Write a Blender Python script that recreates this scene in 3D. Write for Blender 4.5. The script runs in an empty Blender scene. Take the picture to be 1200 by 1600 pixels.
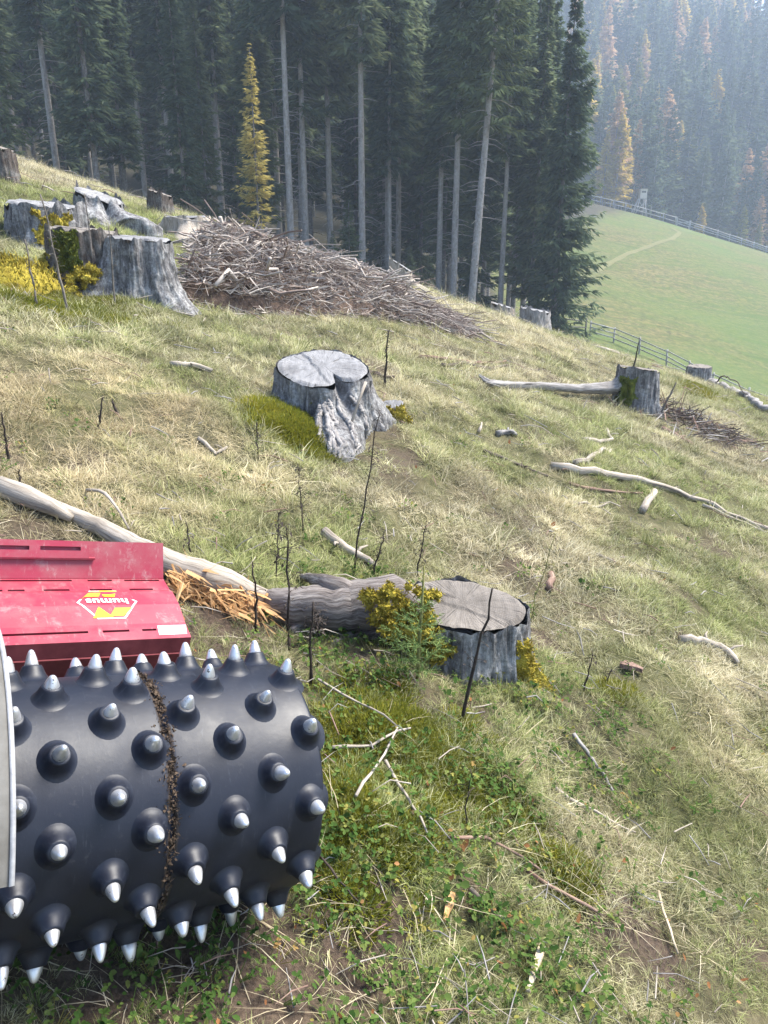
import bpy, bmesh, math, random
import numpy as np
from mathutils import Matrix, Vector

# ------------------------------------------------------------------ camera, sky, sun, exposure
SC = bpy.context.scene
COL = SC.collection
F_PX, PITCH, CAM_Z = 1202.0, math.radians(20.0), 1.89
cd = bpy.data.cameras.new('camera'); cam = bpy.data.objects.new('camera', cd); COL.objects.link(cam)
cd.sensor_fit = 'VERTICAL'; cd.sensor_height = 34.6; cd.lens = 26.0; cd.clip_start = 0.05; cd.clip_end = 6000
cam.location = (0, 0, CAM_Z); cam.rotation_euler = (math.pi/2 - PITCH, 0, 0)
SC.camera = cam
SUN_EL, SUN_AZ = math.radians(54), math.radians(64)      # azimuth from +y towards +x
wd = bpy.data.worlds.new('World'); SC.world = wd; wd.use_nodes = True
_nt = wd.node_tree; _bg = _nt.nodes['Background']
_sky = _nt.nodes.new('ShaderNodeTexSky'); _sky.sky_type = 'NISHITA'; _sky.sun_disc = False
_sky.sun_elevation = SUN_EL; _sky.sun_rotation = SUN_AZ; _sky.altitude = 1200; _sky.dust_density = 2.5; _sky.air_density = 1.0
_nt.links.new(_sky.outputs[0], _bg.inputs[0]); _bg.inputs[1].default_value = 0.15
sl = bpy.data.lights.new('sun', 'SUN'); sun = bpy.data.objects.new('sun', sl); COL.objects.link(sun)
sl.energy = 4.4; sl.angle = math.radians(28); sl.color = (1.0, 0.95, 0.86)
_sd = Vector((math.cos(SUN_EL)*math.sin(SUN_AZ), math.cos(SUN_EL)*math.cos(SUN_AZ), math.sin(SUN_EL)))
sun.rotation_euler = _sd.to_track_quat('Z', 'Y').to_euler()
SC.view_settings.view_transform = 'Standard'; SC.view_settings.look = 'None'
SC.view_settings.exposure = 1.6; SC.view_settings.gamma = 1.0; SC.view_settings.use_curve_mapping = False
SC.render.engine = 'CYCLES'
SC.cycles.max_bounces = 4; SC.cycles.diffuse_bounces = 3; SC.cycles.volume_bounces = 2; SC.cycles.transparent_max_bounces = 8
SC.cycles.use_denoising = True

rng = np.random.default_rng(11); random.seed(7)

# ------------------------------------------------------------------ numeric helpers
def _hash(ix, iy, iz, seed):
    h = (ix*374761393 + iy*668265263 + iz*2147483647 + seed*1274126177) & 0xffffffff
    h = ((h ^ (h >> 13))*1274126177) & 0xffffffff
    return ((h ^ (h >> 16)) & 0xffff)/65535.0
def noise3(x, y, z=0.0, seed=0):
    x, y, z = np.broadcast_arrays(np.asarray(x, float), np.asarray(y, float), np.asarray(z, float))
    ix, iy, iz = [np.floor(v).astype(np.int64) for v in (x, y, z)]
    fx, fy, fz = x-ix, y-iy, z-iz
    fx, fy, fz = [v*v*(3-2*v) for v in (fx, fy, fz)]
    r = 0
    for dx in (0, 1):
        for dy in (0, 1):
            for dz in (0, 1):
                w = (fx if dx else 1-fx)*(fy if dy else 1-fy)*(fz if dz else 1-fz)
                r = r + w*_hash(ix+dx, iy+dy, iz+dz, seed)
    return r*2-1
def fbm(x, y, z=0.0, seed=0, oct=3):
    r, a, f, t = 0, 1.0, 1.0, 0
    for o in range(oct):
        r = r + a*noise3(np.asarray(x)*f, np.asarray(y)*f, np.asarray(z)*f, seed+o*17); t += a; a *= .5; f *= 2.03
    return r/t

def H0(x, y):
    """smooth height of the land; camera stands at (0,0)"""
    x = np.asarray(x, float); y = np.asarray(y, float)
    xs = 40*np.tanh(x/40)
    ys = np.maximum(y, -30)
    near = -.31*xs + .05*ys + .022*np.clip(ys-4, 0, 16)
    t = np.maximum(y-13, 0); near = near - np.where(t < 8.5, .0122*t*t, .0122*72.25 + .2074*(t-8.5))
    m0 = -17.5 + CAM_Z
    xc = np.clip(x, -60, 240)
    yr = np.minimum(y, 170)
    wx = np.clip((y-172)/120, 0, 1); xc = xc*(1-wx) + (60+.3*(xc-60))*wx
    far = m0 - .22*xc + .187*yr + 1.2*np.sin(x*.05+y*.035) - np.maximum(0, 52-x)*.02*np.clip((y-120)/50, 0, 1)
    far = far + .46*np.clip(y-186, 0, 184) - .03*np.clip(y-172, 0, 14) - .25*np.clip(y-370, 0, 200) + .06*np.clip(y-190, 0, 180)*np.clip((90-x)/150, -.4, 1)
    k = 1.2
    return np.where(near-far > 12, near, np.where(far-near > 12, far, k*np.log(np.exp(np.clip(near/k, -300, 300) - np.maximum(near, far)/k) + np.exp(far/k - np.maximum(near, far)/k)) + np.maximum(near, far)))
def H(x, y):
    x = np.asarray(x, float); y = np.asarray(y, float)
    d = np.hypot(x, y)
    fade = np.clip(1-(d-26)/30, .0, 1)
    b = .10*fbm(x*.55, y*.55, 0, 3, 3) + .085*fbm(x*2.1, y*2.1, 0, 5, 3)
    big = .5*fbm(x*.09, y*.09, 0, 8, 2)*np.clip((d-6)/10, 0, 1)*np.clip((26-d)/8, 0, 1)
    return H0(x, y) + b*fade + big*.35 + .35*fbm(x*.06, y*.06, 0, 21, 3)*np.clip((d-30)/30, 0, 1)

CP, SP = math.cos(PITCH), math.sin(PITCH)
def ray(px, py):
    a, b = (px-600)/F_PX, -(py-800)/F_PX
    d = np.array([a, CP+b*SP, -SP+b*CP]); return d
def at(px, py, tmax=400):
    """point of the ground seen at a spot of the photograph"""
    d = ray(px, py); t = np.concatenate([np.arange(.8, 30, .02), np.arange(30, tmax, .1)])
    p = d[None]*t[:, None]; g = H(p[:, 0], p[:, 1]) - (p[:, 2]+CAM_Z)
    i = np.argmax(g > 0)
    if g[i] <= 0: i = np.argmax(g[:1400])
    q = p[i]; return Vector((q[0], q[1], float(H(q[0], q[1]))))
def on_ray(px, py, Y):
    d = ray(px, py); t = Y/d[1]; return Vector((d[0]*t, Y, d[2]*t + CAM_Z))
def crest(px, back=.6):
    """point on the near crest of the slope in a column of the photograph"""
    ys = np.arange(9, 24, .1); k = ray(px, 480); x = ys*k[0]/k[1]; z = H(x, ys); i = int(np.argmax((z-CAM_Z)/ys)); Y = ys[i]-back
    return Vector((Y*k[0]/k[1], Y, float(H(Y*k[0]/k[1], Y))))
def ground(x, y): return Vector((x, y, float(H(x, y))))

# ------------------------------------------------------------------ mesh helpers
class MB:
    def __init__(self): self.v, self.f, self.m, self.n, self.g = [], [], [], 0, []
    def add(self, v, f, mi=0, grain=None):
        v = np.asarray(v, float).reshape(-1, 3); self.v.append(v); self.g.append(v if grain is None else np.asarray(grain, float))
        for q in f: self.f.append(tuple(int(i)+self.n for i in q)); self.m.append(mi)
        self.n += len(v)
    def box(self, x0, x1, y0, y1, z0, z1, mi=0):
        v = [(x, y, z) for z in (z0, z1) for y in (y0, y1) for x in (x0, x1)]
        self.add(v, [(0, 2, 3, 1), (4, 5, 7, 6), (0, 1, 5, 4), (2, 6, 7, 3), (0, 4, 6, 2), (1, 3, 7, 5)], mi)
    def bar(self, p, q, w, t=None, mi=0, up=(0, 0, 1)):
        p, q = Vector(p), Vector(q); t = t or w; d = (q-p).normalized(); s = d.cross(Vector(up))
        if s.length < 1e-4: s = d.cross(Vector((1, 0, 0)))
        s.normalize(); u = s.cross(d)
        v = [tuple(e + s*(i*w/2) + u*(j*t/2)) for e in (p, q) for i, j in ((-1, -1), (1, -1), (1, 1), (-1, 1))]
        self.add(v, [(0, 1, 2, 3), (7, 6, 5, 4), (0, 4, 5, 1), (1, 5, 6, 2), (2, 6, 7, 3), (3, 7, 4, 0)], mi)
    def tube(self, pts, rad, n=8, seed=0, rough=0.0, mi=0, cap=True, flat=1.0):
        pts = [Vector(p) for p in pts]; k = len(pts); vs = []; gr = []; ln = 0.0; g0 = random.uniform(0, 9)
        rad = [rad]*k if not hasattr(rad, '__len__') else rad
        for i, p in enumerate(pts):
            ln += (p-pts[i-1]).length if i else 0.0
            d = (pts[min(i+1, k-1)]-pts[max(i-1, 0)]).normalized()
            s = d.cross(Vector((0, 0, 1)))
            if s.length < 1e-3: s = Vector((1, 0, 0))
            s.normalize(); u = s.cross(d)
            for j in range(n):
                a = 2*math.pi*j/n
                r = rad[i]*(1 + (rough*float(noise3(math.cos(a)*1.7+seed, math.sin(a)*1.7, ln*.8/max(rad[0], .004)*.35, seed)) if rough else 0))
                gr.append((rad[i]*math.cos(a)+g0, rad[i]*math.sin(a), ln))
                vs.append(tuple(p + s*(r*math.cos(a)) + u*(r*flat*math.sin(a))))
        f = [(i*n+j, i*n+(j+1) % n, (i+1)*n+(j+1) % n, (i+1)*n+j) for i in range(k-1) for j in range(n)]
        if cap: f += [tuple(range(n))[::-1], tuple(range((k-1)*n, k*n))]
        self.add(vs, f, mi, gr)
    def build(self, name, mats, parent=None, smooth=True, link=True):
        me = bpy.data.meshes.new(name)
        V = np.concatenate(self.v) if self.v else np.zeros((0, 3))
        me.from_pydata(V.tolist(), [], self.f)
        for m in (mats if isinstance(mats, (list, tuple)) else [mats]): me.materials.append(m)
        if any(self.m): me.polygons.foreach_set('material_index', self.m)
        if smooth: me.polygons.foreach_set('use_smooth', [True]*len(me.polygons))
        a_ = me.attributes.new('grain', 'FLOAT_VECTOR', 'POINT'); a_.data.foreach_set('vector', np.concatenate(self.g).astype(np.float32).ravel())
        me.update()
        return obj(name, me, parent, link)
def fast_mesh(name, V, faces_flat, sizes, mats, smooth=False, attrs=None):
    me = bpy.data.meshes.new(name)
    V = np.asarray(V, np.float32); faces_flat = np.asarray(faces_flat, np.int32); sizes = np.asarray(sizes, np.int32)
    me.vertices.add(len(V)); me.vertices.foreach_set('co', V.ravel())
    me.loops.add(len(faces_flat)); me.loops.foreach_set('vertex_index', faces_flat)
    me.polygons.add(len(sizes)); me.polygons.foreach_set('loop_start', np.concatenate([[0], np.cumsum(sizes)[:-1]]).astype(np.int32))
    me.polygons.foreach_set('loop_total', sizes) if False else None
    if smooth: me.polygons.foreach_set('use_smooth', np.ones(len(sizes), bool))
    for m in (mats if isinstance(mats, (list, tuple)) else [mats]): me.materials.append(m)
    if attrs is None: a_ = me.attributes.new('grain', 'FLOAT_VECTOR', 'POINT'); a_.data.foreach_set('vector', V.ravel())
    for k, a in (attrs or {}).items():
        at_ = me.attributes.new(k, 'FLOAT', 'POINT'); at_.data.foreach_set('value', np.asarray(a, np.float32))
    me.update(calc_edges=True); me.validate()
    return me
def obj(name, me, parent=None, link=True):
    o = bpy.data.objects.new(name, me)
    if link: COL.objects.link(o)
    if parent is not None: o.parent = parent
    return o
def tag(o, label=None, cat=None, group=None, kind=None):
    if label: o['label'] = label
    if cat: o['category'] = cat
    if group: o['group'] = group
    if kind: o['kind'] = kind
    return o
def thing(name, label, cat, loc=(0, 0, 0), group=None, rz=0):
    o = bpy.data.objects.new(name, None); COL.objects.link(o); o.location = loc; o.rotation_euler = (0, 0, rz)
    o.empty_display_size = .1
    return tag(o, label, cat, group)

# ------------------------------------------------------------------ materials
class NT:
    def __init__(self, name):
        self.m = bpy.data.materials.new(name); self.m.use_nodes = True; self.t = self.m.node_tree
        self.b = self.t.nodes['Principled BSDF']
        self.b.inputs['Specular IOR Level'].default_value = .25
    def n(self, typ, **kw):
        x = self.t.nodes.new('ShaderNode'+typ)
        for k, v in kw.items():
            if k in x.inputs.keys(): self.put(x.inputs[k], v)
            else: setattr(x, k, v)
        return x
    def put(self, s, v):
        if isinstance(v, bpy.types.NodeSocket): self.t.links.new(v, s)
        else: s.default_value = v
    def coord(self, kind='Object', scale=(1, 1, 1)):
        c = self.n('TexCoord'); mp = self.n('Mapping', Vector=c.outputs[kind]); mp.inputs['Scale'].default_value = scale
        return mp.outputs[0]
    def noise(self, vec, scale, detail=4, rough=.6, dist=0):
        return self.n('TexNoise', Vector=vec, Scale=scale, Detail=detail, Roughness=rough, Distortion=dist).outputs['Fac']
    def ramp(self, fac, stops):
        r = self.n('ValToRGB'); self.put(r.inputs[0], fac); e = r.color_ramp.elements
        while len(e) < len(stops): e.new(.5)
        for el, (p, c) in zip(e, stops): el.position = p; el.color = (*c, 1) if len(c) == 3 else c
        return r.outputs[0]
    def mix(self, fac, a, b, mode='MIX'):
        x = self.n('Mix', data_type='RGBA', blend_type=mode); self.put(x.inputs[0], fac)
        for s, v in ((x.inputs[6], a), (x.inputs[7], b)): self.put(s, (*v, 1) if isinstance(v, tuple) and len(v) == 3 else v)
        return x.outputs[2]
    def math(self, op, a, b=0.0, c=None, clamp=False):
        x = self.n('Math', operation=op, use_clamp=clamp); self.put(x.inputs[0], a); self.put(x.inputs[1], b)
        if c is not None: self.put(x.inputs[2], c)
        return x.outputs[0]
    def attr(self, name, typ='GEOMETRY'): return self.n('Attribute', attribute_name=name, attribute_type=typ).outputs['Fac']
    def bump(self, h, strength=.5, dist=.02):
        x = self.n('Bump', Height=h, Strength=strength, Distance=dist); self.put(self.b.inputs['Normal'], x.outputs[0])
    def done(self, color, rough=.9, metal=0.0):
        self.put(self.b.inputs['Base Color'], (*color, 1) if isinstance(color, tuple) and len(color) == 3 else color)
        self.put(self.b.inputs['Roughness'], rough); self.put(self.b.inputs['Metallic'], metal)
        return self.m

def mat_simple(name, c1, c2, scale=8, rough=.85, metal=0, bump=.3, stretch=(1, 1, 1), dist=.01):
    t = NT(name); v = t.coord('Object', stretch); n1 = t.noise(v, scale, 6, .65)
    t.bump(n1, bump, dist); return t.done(t.ramp(n1, [(.3, c1), (.7, c2)]), rough, metal)

def mat_wood(name, dark, mid, light, scale=70, zs=.07, bump=.5):
    t = NT(name); g = t.n('Attribute', attribute_name='grain').outputs['Vector']; oi = t.n('ObjectInfo').outputs['Random']
    mp = t.n('Mapping', Vector=g); mp.inputs['Scale'].default_value = (1, 1, zs); t.put(mp.inputs['Location'], t.math('MULTIPLY', oi, 7.0))
    a = t.noise(mp.outputs[0], scale, 7, .68, .3); b = t.noise(g, 9, 4, .6); c = t.noise(mp.outputs[0], scale*.35, 3, .6)
    col = t.ramp(a, [(.28, dark), (.45, mid), (.68, light)])
    col = t.mix(t.ramp(b, [(.45, (0, 0, 0)), (.7, (.6, .6, .6))]), col, mid)
    col = t.mix(t.ramp(c, [(.30, (.85, .85, .85)), (.40, (0, 0, 0))]), col, dark)
    t.bump(t.math('ADD', a, t.math('MULTIPLY', c, .7)), bump, .012)
    return t.done(col, .92)
def mat_bark(name, dark, mid, light, lichen=(.42, .43, .40), zs=.12, scale=22):
    t = NT(name); v = t.coord('Object', (1, 1, zs)); v2 = t.coord('Object')
    a = t.noise(v, scale, 8, .7, .6); b = t.noise(v2, 7, 5, .6); c = t.noise(v2, 45, 4, .7)
    col = t.ramp(a, [(.25, dark), (.48, mid), (.72, light)])
    col = t.mix(t.ramp(b, [(.46, (0, 0, 0)), (.68, (.6, .6, .6))]), col, lichen)
    col = t.mix(t.ramp(c, [(.35, (.5, .5, .5)), (.6, (0, 0, 0))]), col, dark)
    h = t.math('ADD', t.math('MULTIPLY', a, 1.0), t.math('MULTIPLY', c, .4)); t.bump(h, .9, .03)
    return t.done(col, .95)
def mat_cut(name, pale, dark, ring=60):
    t = NT(name); v = t.coord('Object')
    sx = t.n('SeparateXYZ', Vector=v); r = t.math('SQRT', t.math('ADD', t.math('POWER', sx.outputs[0], 2), t.math('POWER', sx.outputs[1], 2)))
    nz = t.noise(v, 4, 4); rr = t.math('SINE', t.math('ADD', t.math('MULTIPLY', r, ring*4), t.math('MULTIPLY', nz, 14)))
    an = t.math('ARCTAN2', sx.outputs[1], sx.outputs[0])
    rad = t.n('CombineXYZ'); t.put(rad.inputs[0], t.math('MULTIPLY', an, 9)); t.put(rad.inputs[1], t.math('MULTIPLY', r, 2.0))
    cr = t.noise(rad.outputs[0], 2.2, 5, .7)
    fine = t.noise(t.coord('Object', (4, 1, 1)), 7, 5, .6)
    col = t.ramp(fine, [(.25, tuple(x*.6 for x in pale)), (.7, pale)])
    col = t.mix(t.math('MULTIPLY', t.math('ADD', rr, 1), .10), col, dark)
    col = t.mix(t.ramp(cr, [(.36, (.95, .95, .95)), (.43, (0, 0, 0))]), col, (.03, .028, .026))
    stn = t.noise(v, 3.5, 5, .65); col = t.mix(t.ramp(stn, [(.45, (0, 0, 0)), (.68, (.65, .65, .65))]), col, dark)
    t.bump(t.math('ADD', t.math('MULTIPLY', fine, .6), t.math('MULTIPLY', cr, .8)), .7, .02)
    return t.done(col, .9)
BARK = mat_bark('weathered_bark', (.018, .016, .016), (.14, .133, .132), (.44, .425, .42), (.50, .50, .485))
BARK_BROWN = mat_bark('brown_bark', (.016, .012, .010), (.085, .066, .056), (.26, .22, .19), (.27, .265, .25))
ROOTBARK = mat_wood('root_bark', (.018, .014, .012), (.125, .105, .095), (.34, .31, .285), 75, .10, .9)
CUT = mat_cut('weathered_cut_wood', (.30, .295, .295), (.075, .07, .07), 150)
CUT_BROWN = mat_cut('aged_cut_wood', (.25, .22, .19), (.06, .05, .042), 150)
DEADWOOD = mat_wood('bleached_deadwood', (.085, .068, .055), (.27, .23, .185), (.46, .41, .35))
DEADGREY = mat_wood('grey_deadwood', (.055, .049, .045), (.19, .175, .165), (.37, .35, .33))
DARKTWIG = mat_wood('dark_twig', (.02, .016, .014), (.07, .053, .043), (.15, .12, .10))
REDTWIG = mat_wood('reddish_twig', (.05, .03, .022), (.17, .105, .08), (.30, .21, .16))
PILEWOOD = [mat_wood('pile_wood_a', (.10, .075, .063), (.31, .265, .235), (.47, .42, .375)), mat_wood('pile_wood_b', (.06, .04, .032), (.175, .13, .108), (.30, .24, .205)), mat_wood('pile_wood_c', (.14, .115, .1), (.38, .33, .285), (.56, .50, .44))]
HUMUS = mat_simple('pile_humus', (.045, .03, .023), (.17, .115, .085), 14, 1, 0, 1, (1, 1, 1), .05)
STALK = mat_simple('black_stalk', (.018, .014, .012), (.06, .045, .035), 40, .85)
SPLINTER = mat_wood('fresh_splintered_wood', (.22, .10, .04), (.46, .25, .10), (.66, .45, .24))
CHIP = mat_wood('pale_chip', (.22, .16, .1), (.42, .34, .23), (.56, .48, .36))

def mat_moss(name, a, b, c):
    t = NT(name); v = t.coord('Object'); n1 = t.noise(v, 12, 5); n2 = t.noise(v, 90, 3)
    col = t.ramp(n1, [(.3, a), (.5, b), (.72, c)]); col = t.mix(t.math('MULTIPLY', n2, .5), col, a)
    t.bump(n2, .8, .02); return t.done(col, 1)
MOSS_Y = mat_moss('yellow_moss', (.16, .12, .015), (.38, .30, .035), (.52, .43, .08))
MOSS_G = mat_moss('green_moss', (.05, .065, .012), (.14, .16, .025), (.26, .25, .04))

def mat_grass():
    t = NT('grass_blades'); tint = t.attr('tint', 'INSTANCER'); warm = t.attr('warm', 'INSTANCER'); r = t.attr('rnd'); k = t.attr('along')
    straw = t.ramp(r, [(0, (.72, .66, .50)), (.4, (.52, .46, .31)), (.75, (.33, .27, .165)), (1, (.15, .115, .07))]); straw = t.mix(t.math('MULTIPLY', warm, .6), straw, (.46, .335, .175))
    green = t.ramp(r, [(0, (.42, .44, .16)), (.45, (.23, .275, .075)), (1, (.065, .09, .024))])
    fac = t.math('ADD', t.math('MULTIPLY', t.math('SUBTRACT', r, .5), .55), tint, clamp=True)
    col = t.mix(fac, straw, green)
    col = t.mix(t.math('MULTIPLY', k, .22), col, (.50, .45, .30))
    vv = t.n('VectorMath', operation='SCALE'); t.put(vv.inputs[0], col); t.put(vv.inputs['Scale'], t.attr('val', 'INSTANCER')); col = vv.outputs[0]
    t.b.inputs['Transmission Weight'].default_value = 0
    t.t.nodes.remove(t.t.nodes['Principled BSDF'])
    d = t.n('BsdfDiffuse', Color=col); tr = t.n('BsdfTranslucent', Color=col); mx = t.n('MixShader'); mx.inputs[0].default_value = .3
    t.t.links.new(d.outputs[0], mx.inputs[1]); t.t.links.new(tr.outputs[0], mx.inputs[2])
    t.t.links.new(mx.outputs[0], t.t.nodes['Material Output'].inputs[0]); return t.m
def mat_leafy(name, ramp, inst=True, transl=.3):
    t = NT(name); r = t.attr('rnd'); w = t.attr('tint', 'INSTANCER') if inst else t.n('ObjectInfo').outputs['Random']
    f = t.math('ADD', t.math('MULTIPLY', r, .6), t.math('MULTIPLY', w, .4)); col = t.ramp(f, ramp)
    t.t.nodes.remove(t.t.nodes['Principled BSDF'])
    d = t.n('BsdfDiffuse', Color=col); tr = t.n('BsdfTranslucent', Color=col); mx = t.n('MixShader'); mx.inputs[0].default_value = transl
    t.t.links.new(d.outputs[0], mx.inputs[1]); t.t.links.new(tr.outputs[0], mx.inputs[2])
    t.t.links.new(mx.outputs[0], t.t.nodes['Material Output'].inputs[0]); return t.m
GRASS = mat_grass()
WEED = mat_leafy('weed_leaf', [(0, (.025, .055, .014)), (.4, (.055, .10, .025)), (.75, (.12, .165, .045)), (.9, (.24, .22, .06)), (1, (.26, .13, .06))])
MOSSTUFT = mat_leafy('moss_tuft', [(0, (.07, .085, .012)), (.5, (.17, .18, .025)), (1, (.36, .30, .04))])
FALLEN = mat_leafy('fallen_leaf', [(0, (.16, .07, .035)), (.35, (.30, .14, .06)), (.65, (.36, .21, .10)), (.85, (.42, .31, .09)), (1, (.32, .05, .06))])
STRAW = mat_leafy('dry_straw', [(0, (.27, .21, .13)), (.6, (.48, .41, .28)), (1, (.58, .52, .40))])
SPRUCE = mat_leafy('spruce_needles', [(0, (.045, .068, .046)), (.4, (.09, .125, .075)), (.75, (.155, .185, .10)), (1, (.22, .23, .12))], False, .48)
SPRUCE_PALE = mat_leafy('pale_spruce_needles', [(0, (.05, .07, .035)), (.5, (.09, .11, .05)), (1, (.15, .155, .07))], False, .2)
LARCH = mat_leafy('golden_larch_needles', [(0, (.34, .24, .05)), (.5, (.52, .38, .08)), (1, (.62, .50, .16))], False, .45)
LARCH_MIX = mat_leafy('fading_larch_needles', [(0, (.22, .20, .07)), (.35, (.42, .35, .11)), (.7, (.56, .47, .17)), (1, (.66, .57, .26))], False, .5)
LARCH_GREEN = mat_leafy('yellow_green_larch_needles', [(0, (.13, .13, .03)), (.5, (.24, .23, .05)), (1, (.36, .33, .09))], False, .3)
LARCH_RUST = mat_leafy('rusty_larch_needles', [(0, (.34, .20, .11)), (.5, (.50, .33, .19)), (1, (.62, .45, .28))], False, .4)
SAPLING = mat_leafy('sapling_needles', [(0, (.05, .10, .035)), (.5, (.09, .15, .05)), (1, (.17, .22, .08))], False, .2)
TRUNK = mat_bark('spruce_trunk', (.05, .042, .038), (.16, .14, .125), (.30, .275, .25), (.34, .34, .33), .3, 6)
TRUNK_PALE = mat_bark('pale_trunk', (.12, .105, .09), (.29, .26, .23), (.42, .39, .36), (.42, .41, .4), .3, 6)

def mat_ground():
    t = NT('land'); v = t.coord('Object')
    n1 = t.noise(v, .9, 6, .65); n2 = t.noise(v, 7, 6, .7); n3 = t.noise(v, 60, 5, .7)
    near = t.ramp(n2, [(.25, (.03, .025, .014)), (.45, (.07, .062, .032)), (.6, (.13, .11, .06)), (.8, (.22, .185, .115))])
    near = t.mix(t.ramp(n1, [(.42, (0, 0, 0)), (.62, (.6, .6, .6))]), near, (.09, .105, .028))
    near = t.mix(t.math('MULTIPLY', n3, .55), near, (.06, .052, .026))
    soil = t.ramp(n3, [(.3, (.028, .020, .015)), (.7, (.12, .085, .06))])
    near = t.mix(t.attr('soil'), near, soil)
    # meadow: streaks along the contour
    ms = t.coord('Object', (.035, .13, .05)); m1 = t.noise(ms, 2.2, 8, .72, 1.0); m2 = t.noise(v, 1.6, 6, .7); m3 = t.noise(v, .045, 3)
    mead = t.ramp(m1, [(.30, (.036, .062, .010)), (.42, (.072, .095, .018)), (.50, (.145, .120, .046)), (.57, (.068, .092, .018)), (.67, (.125, .112, .036)), (.80, (.18, .135, .062))])
    mead = t.mix(t.ramp(m2, [(.40, (.85, .85, .85)), (.58, (0, 0, 0))]), mead, (.045, .05, .016)); m4 = t.noise(v, 6, 6, .75); mead = t.mix(t.ramp(m4, [(.52, (0, 0, 0)), (.7, (.5, .5, .5))]), mead, (.17, .15, .07))
    mead = t.mix(t.ramp(m3, [(.4, (0, 0, 0)), (.62, (.55, .55, .55))]), mead, (.06, .105, .016))
    col = t.mix(t.attr('meadow'), near, mead)
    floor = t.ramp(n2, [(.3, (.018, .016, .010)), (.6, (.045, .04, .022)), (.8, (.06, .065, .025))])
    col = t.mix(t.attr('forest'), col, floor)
    h = t.math('ADD', n2, t.math('MULTIPLY', n3, .5)); t.bump(h, .8, .04)
    return t.done(col, 1)

# ------------------------------------------------------------------ the land (one sheet)
def axis_coords(lo, dense0, dense1, hi, step, g):
    a = list(np.arange(dense0, dense1, step)); s = step
    x = a[-1]
    while x < hi: s *= g; x += s; a.append(x)
    s = step; x = dense0
    while x > lo: s *= g; x -= s; a.insert(0, x)
    return np.array(a)
GX = axis_coords(-330, -3.0, 3.5, 330, .05, 1.065)
GY = axis_coords(-60, .6, 7.0, 480, .05, 1.05)
XX, YY = np.meshgrid(GX, GY); ZZ = H(XX, YY)
SOIL_SPOTS = [((960, 1420), .16, .09), ((1020, 1480), .13, .08), ((380, 1530), .25, .5), ((180, 1540), .3, .5), ((330, 965), .3, .8), ((560, 1480), .2, .45), ((740, 1400), .08, .5), ((740, 1110), .12, .4), ((1060, 1000), .1, .3), ((1120, 690), .5, .5), ((480, 480), .8, .4)]
SOIL_PTS = [(at(*p), r) for p, r, _ in SOIL_SPOTS]
def soil_mask(x, y):
    m = np.zeros(np.shape(x))
    for c, r in SOIL_PTS:
        d = np.hypot(np.asarray(x)-c.x, (np.asarray(y)-c.y)*.8)/r
        m = np.maximum(m, np.clip(1.6-1.3*d + .5*fbm(np.asarray(x)*6, np.asarray(y)*6, 0, 44, 2), 0, 1)*np.clip(1.7-d, 0, 1))
    x_, y_ = np.asarray(x, float), np.asarray(y, float)
    nm = np.clip((fbm(x_*1.1, y_*1.1, 0, 46, 3)-.22)*4, 0, .85)*np.clip(fbm(x_*7, y_*7, 0, 47, 2)*1.5+.7, 0, 1)
    return np.clip(np.maximum(m, nm*(np.hypot(x_, y_) < 26)), 0, 1)
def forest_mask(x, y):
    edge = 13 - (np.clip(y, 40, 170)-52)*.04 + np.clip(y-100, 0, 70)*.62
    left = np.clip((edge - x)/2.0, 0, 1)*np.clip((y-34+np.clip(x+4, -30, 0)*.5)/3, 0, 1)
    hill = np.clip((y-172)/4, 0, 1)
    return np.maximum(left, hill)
meadow = np.clip((YY-34)/6, 0, 1)
idx = np.arange(XX.size).reshape(XX.shape)
quads = np.stack([idx[:-1, :-1], idx[:-1, 1:], idx[1:, 1:], idx[1:, :-1]], -1).reshape(-1, 4)
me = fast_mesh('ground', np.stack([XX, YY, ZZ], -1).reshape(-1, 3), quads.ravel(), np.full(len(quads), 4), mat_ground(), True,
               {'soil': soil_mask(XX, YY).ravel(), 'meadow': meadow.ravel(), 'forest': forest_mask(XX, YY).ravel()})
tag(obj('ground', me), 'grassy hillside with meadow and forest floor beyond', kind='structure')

# footpath across the far meadow
path_px = [(930, 425), (955, 410), (985, 395), (1020, 383), (1050, 374), (1062, 364), (1050, 357)]
pp = [at(*p) for p in path_px]
V, Fq = [], []
dense = [pp[i].lerp(pp[i+1], t) for i in range(len(pp)-1) for t in np.linspace(0, 1, 14, endpoint=False)] + [pp[-1]]
for i, p in enumerate(dense):
    d = (dense[min(i+1, len(dense)-1)]-dense[max(0, i-1)]); d.z = 0; d.normalize(); s = Vector((d.y, -d.x, 0))
    w = .42 + .06*math.sin(i*.7)
    for k in (-1, -.33, .33, 1): q = p+s*(w*k); V.append((q.x, q.y, float(H(q.x, q.y))+.05))
for i in range(len(dense)-1):
    for k in range(3): a = i*4+k; Fq.append((a, a+1, a+5, a+4))
m = MB(); m.add(V, Fq); tag(m.build('footpath', mat_simple('trodden_path', (.095, .105, .038), (.15, .135, .06), 3, 1)), kind='structure')

# ------------------------------------------------------------------ spiked roller and mulcher head
DC = Vector((-0.29914, 1.68840, -1.36438 + CAM_Z))
DA, DU, DN = Vector((.833887, .500862, -.231884)), Vector((-.466796, .864170, .187915)), Vector((.294506, -.048458, .954420))
LOCAL = Matrix(((DA.x, DU.x, DN.x, DC.x), (DA.y, DU.y, DN.y, DC.y), (DA.z, DU.z, DN.z, DC.z), (0, 0, 0, 1)))

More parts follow.
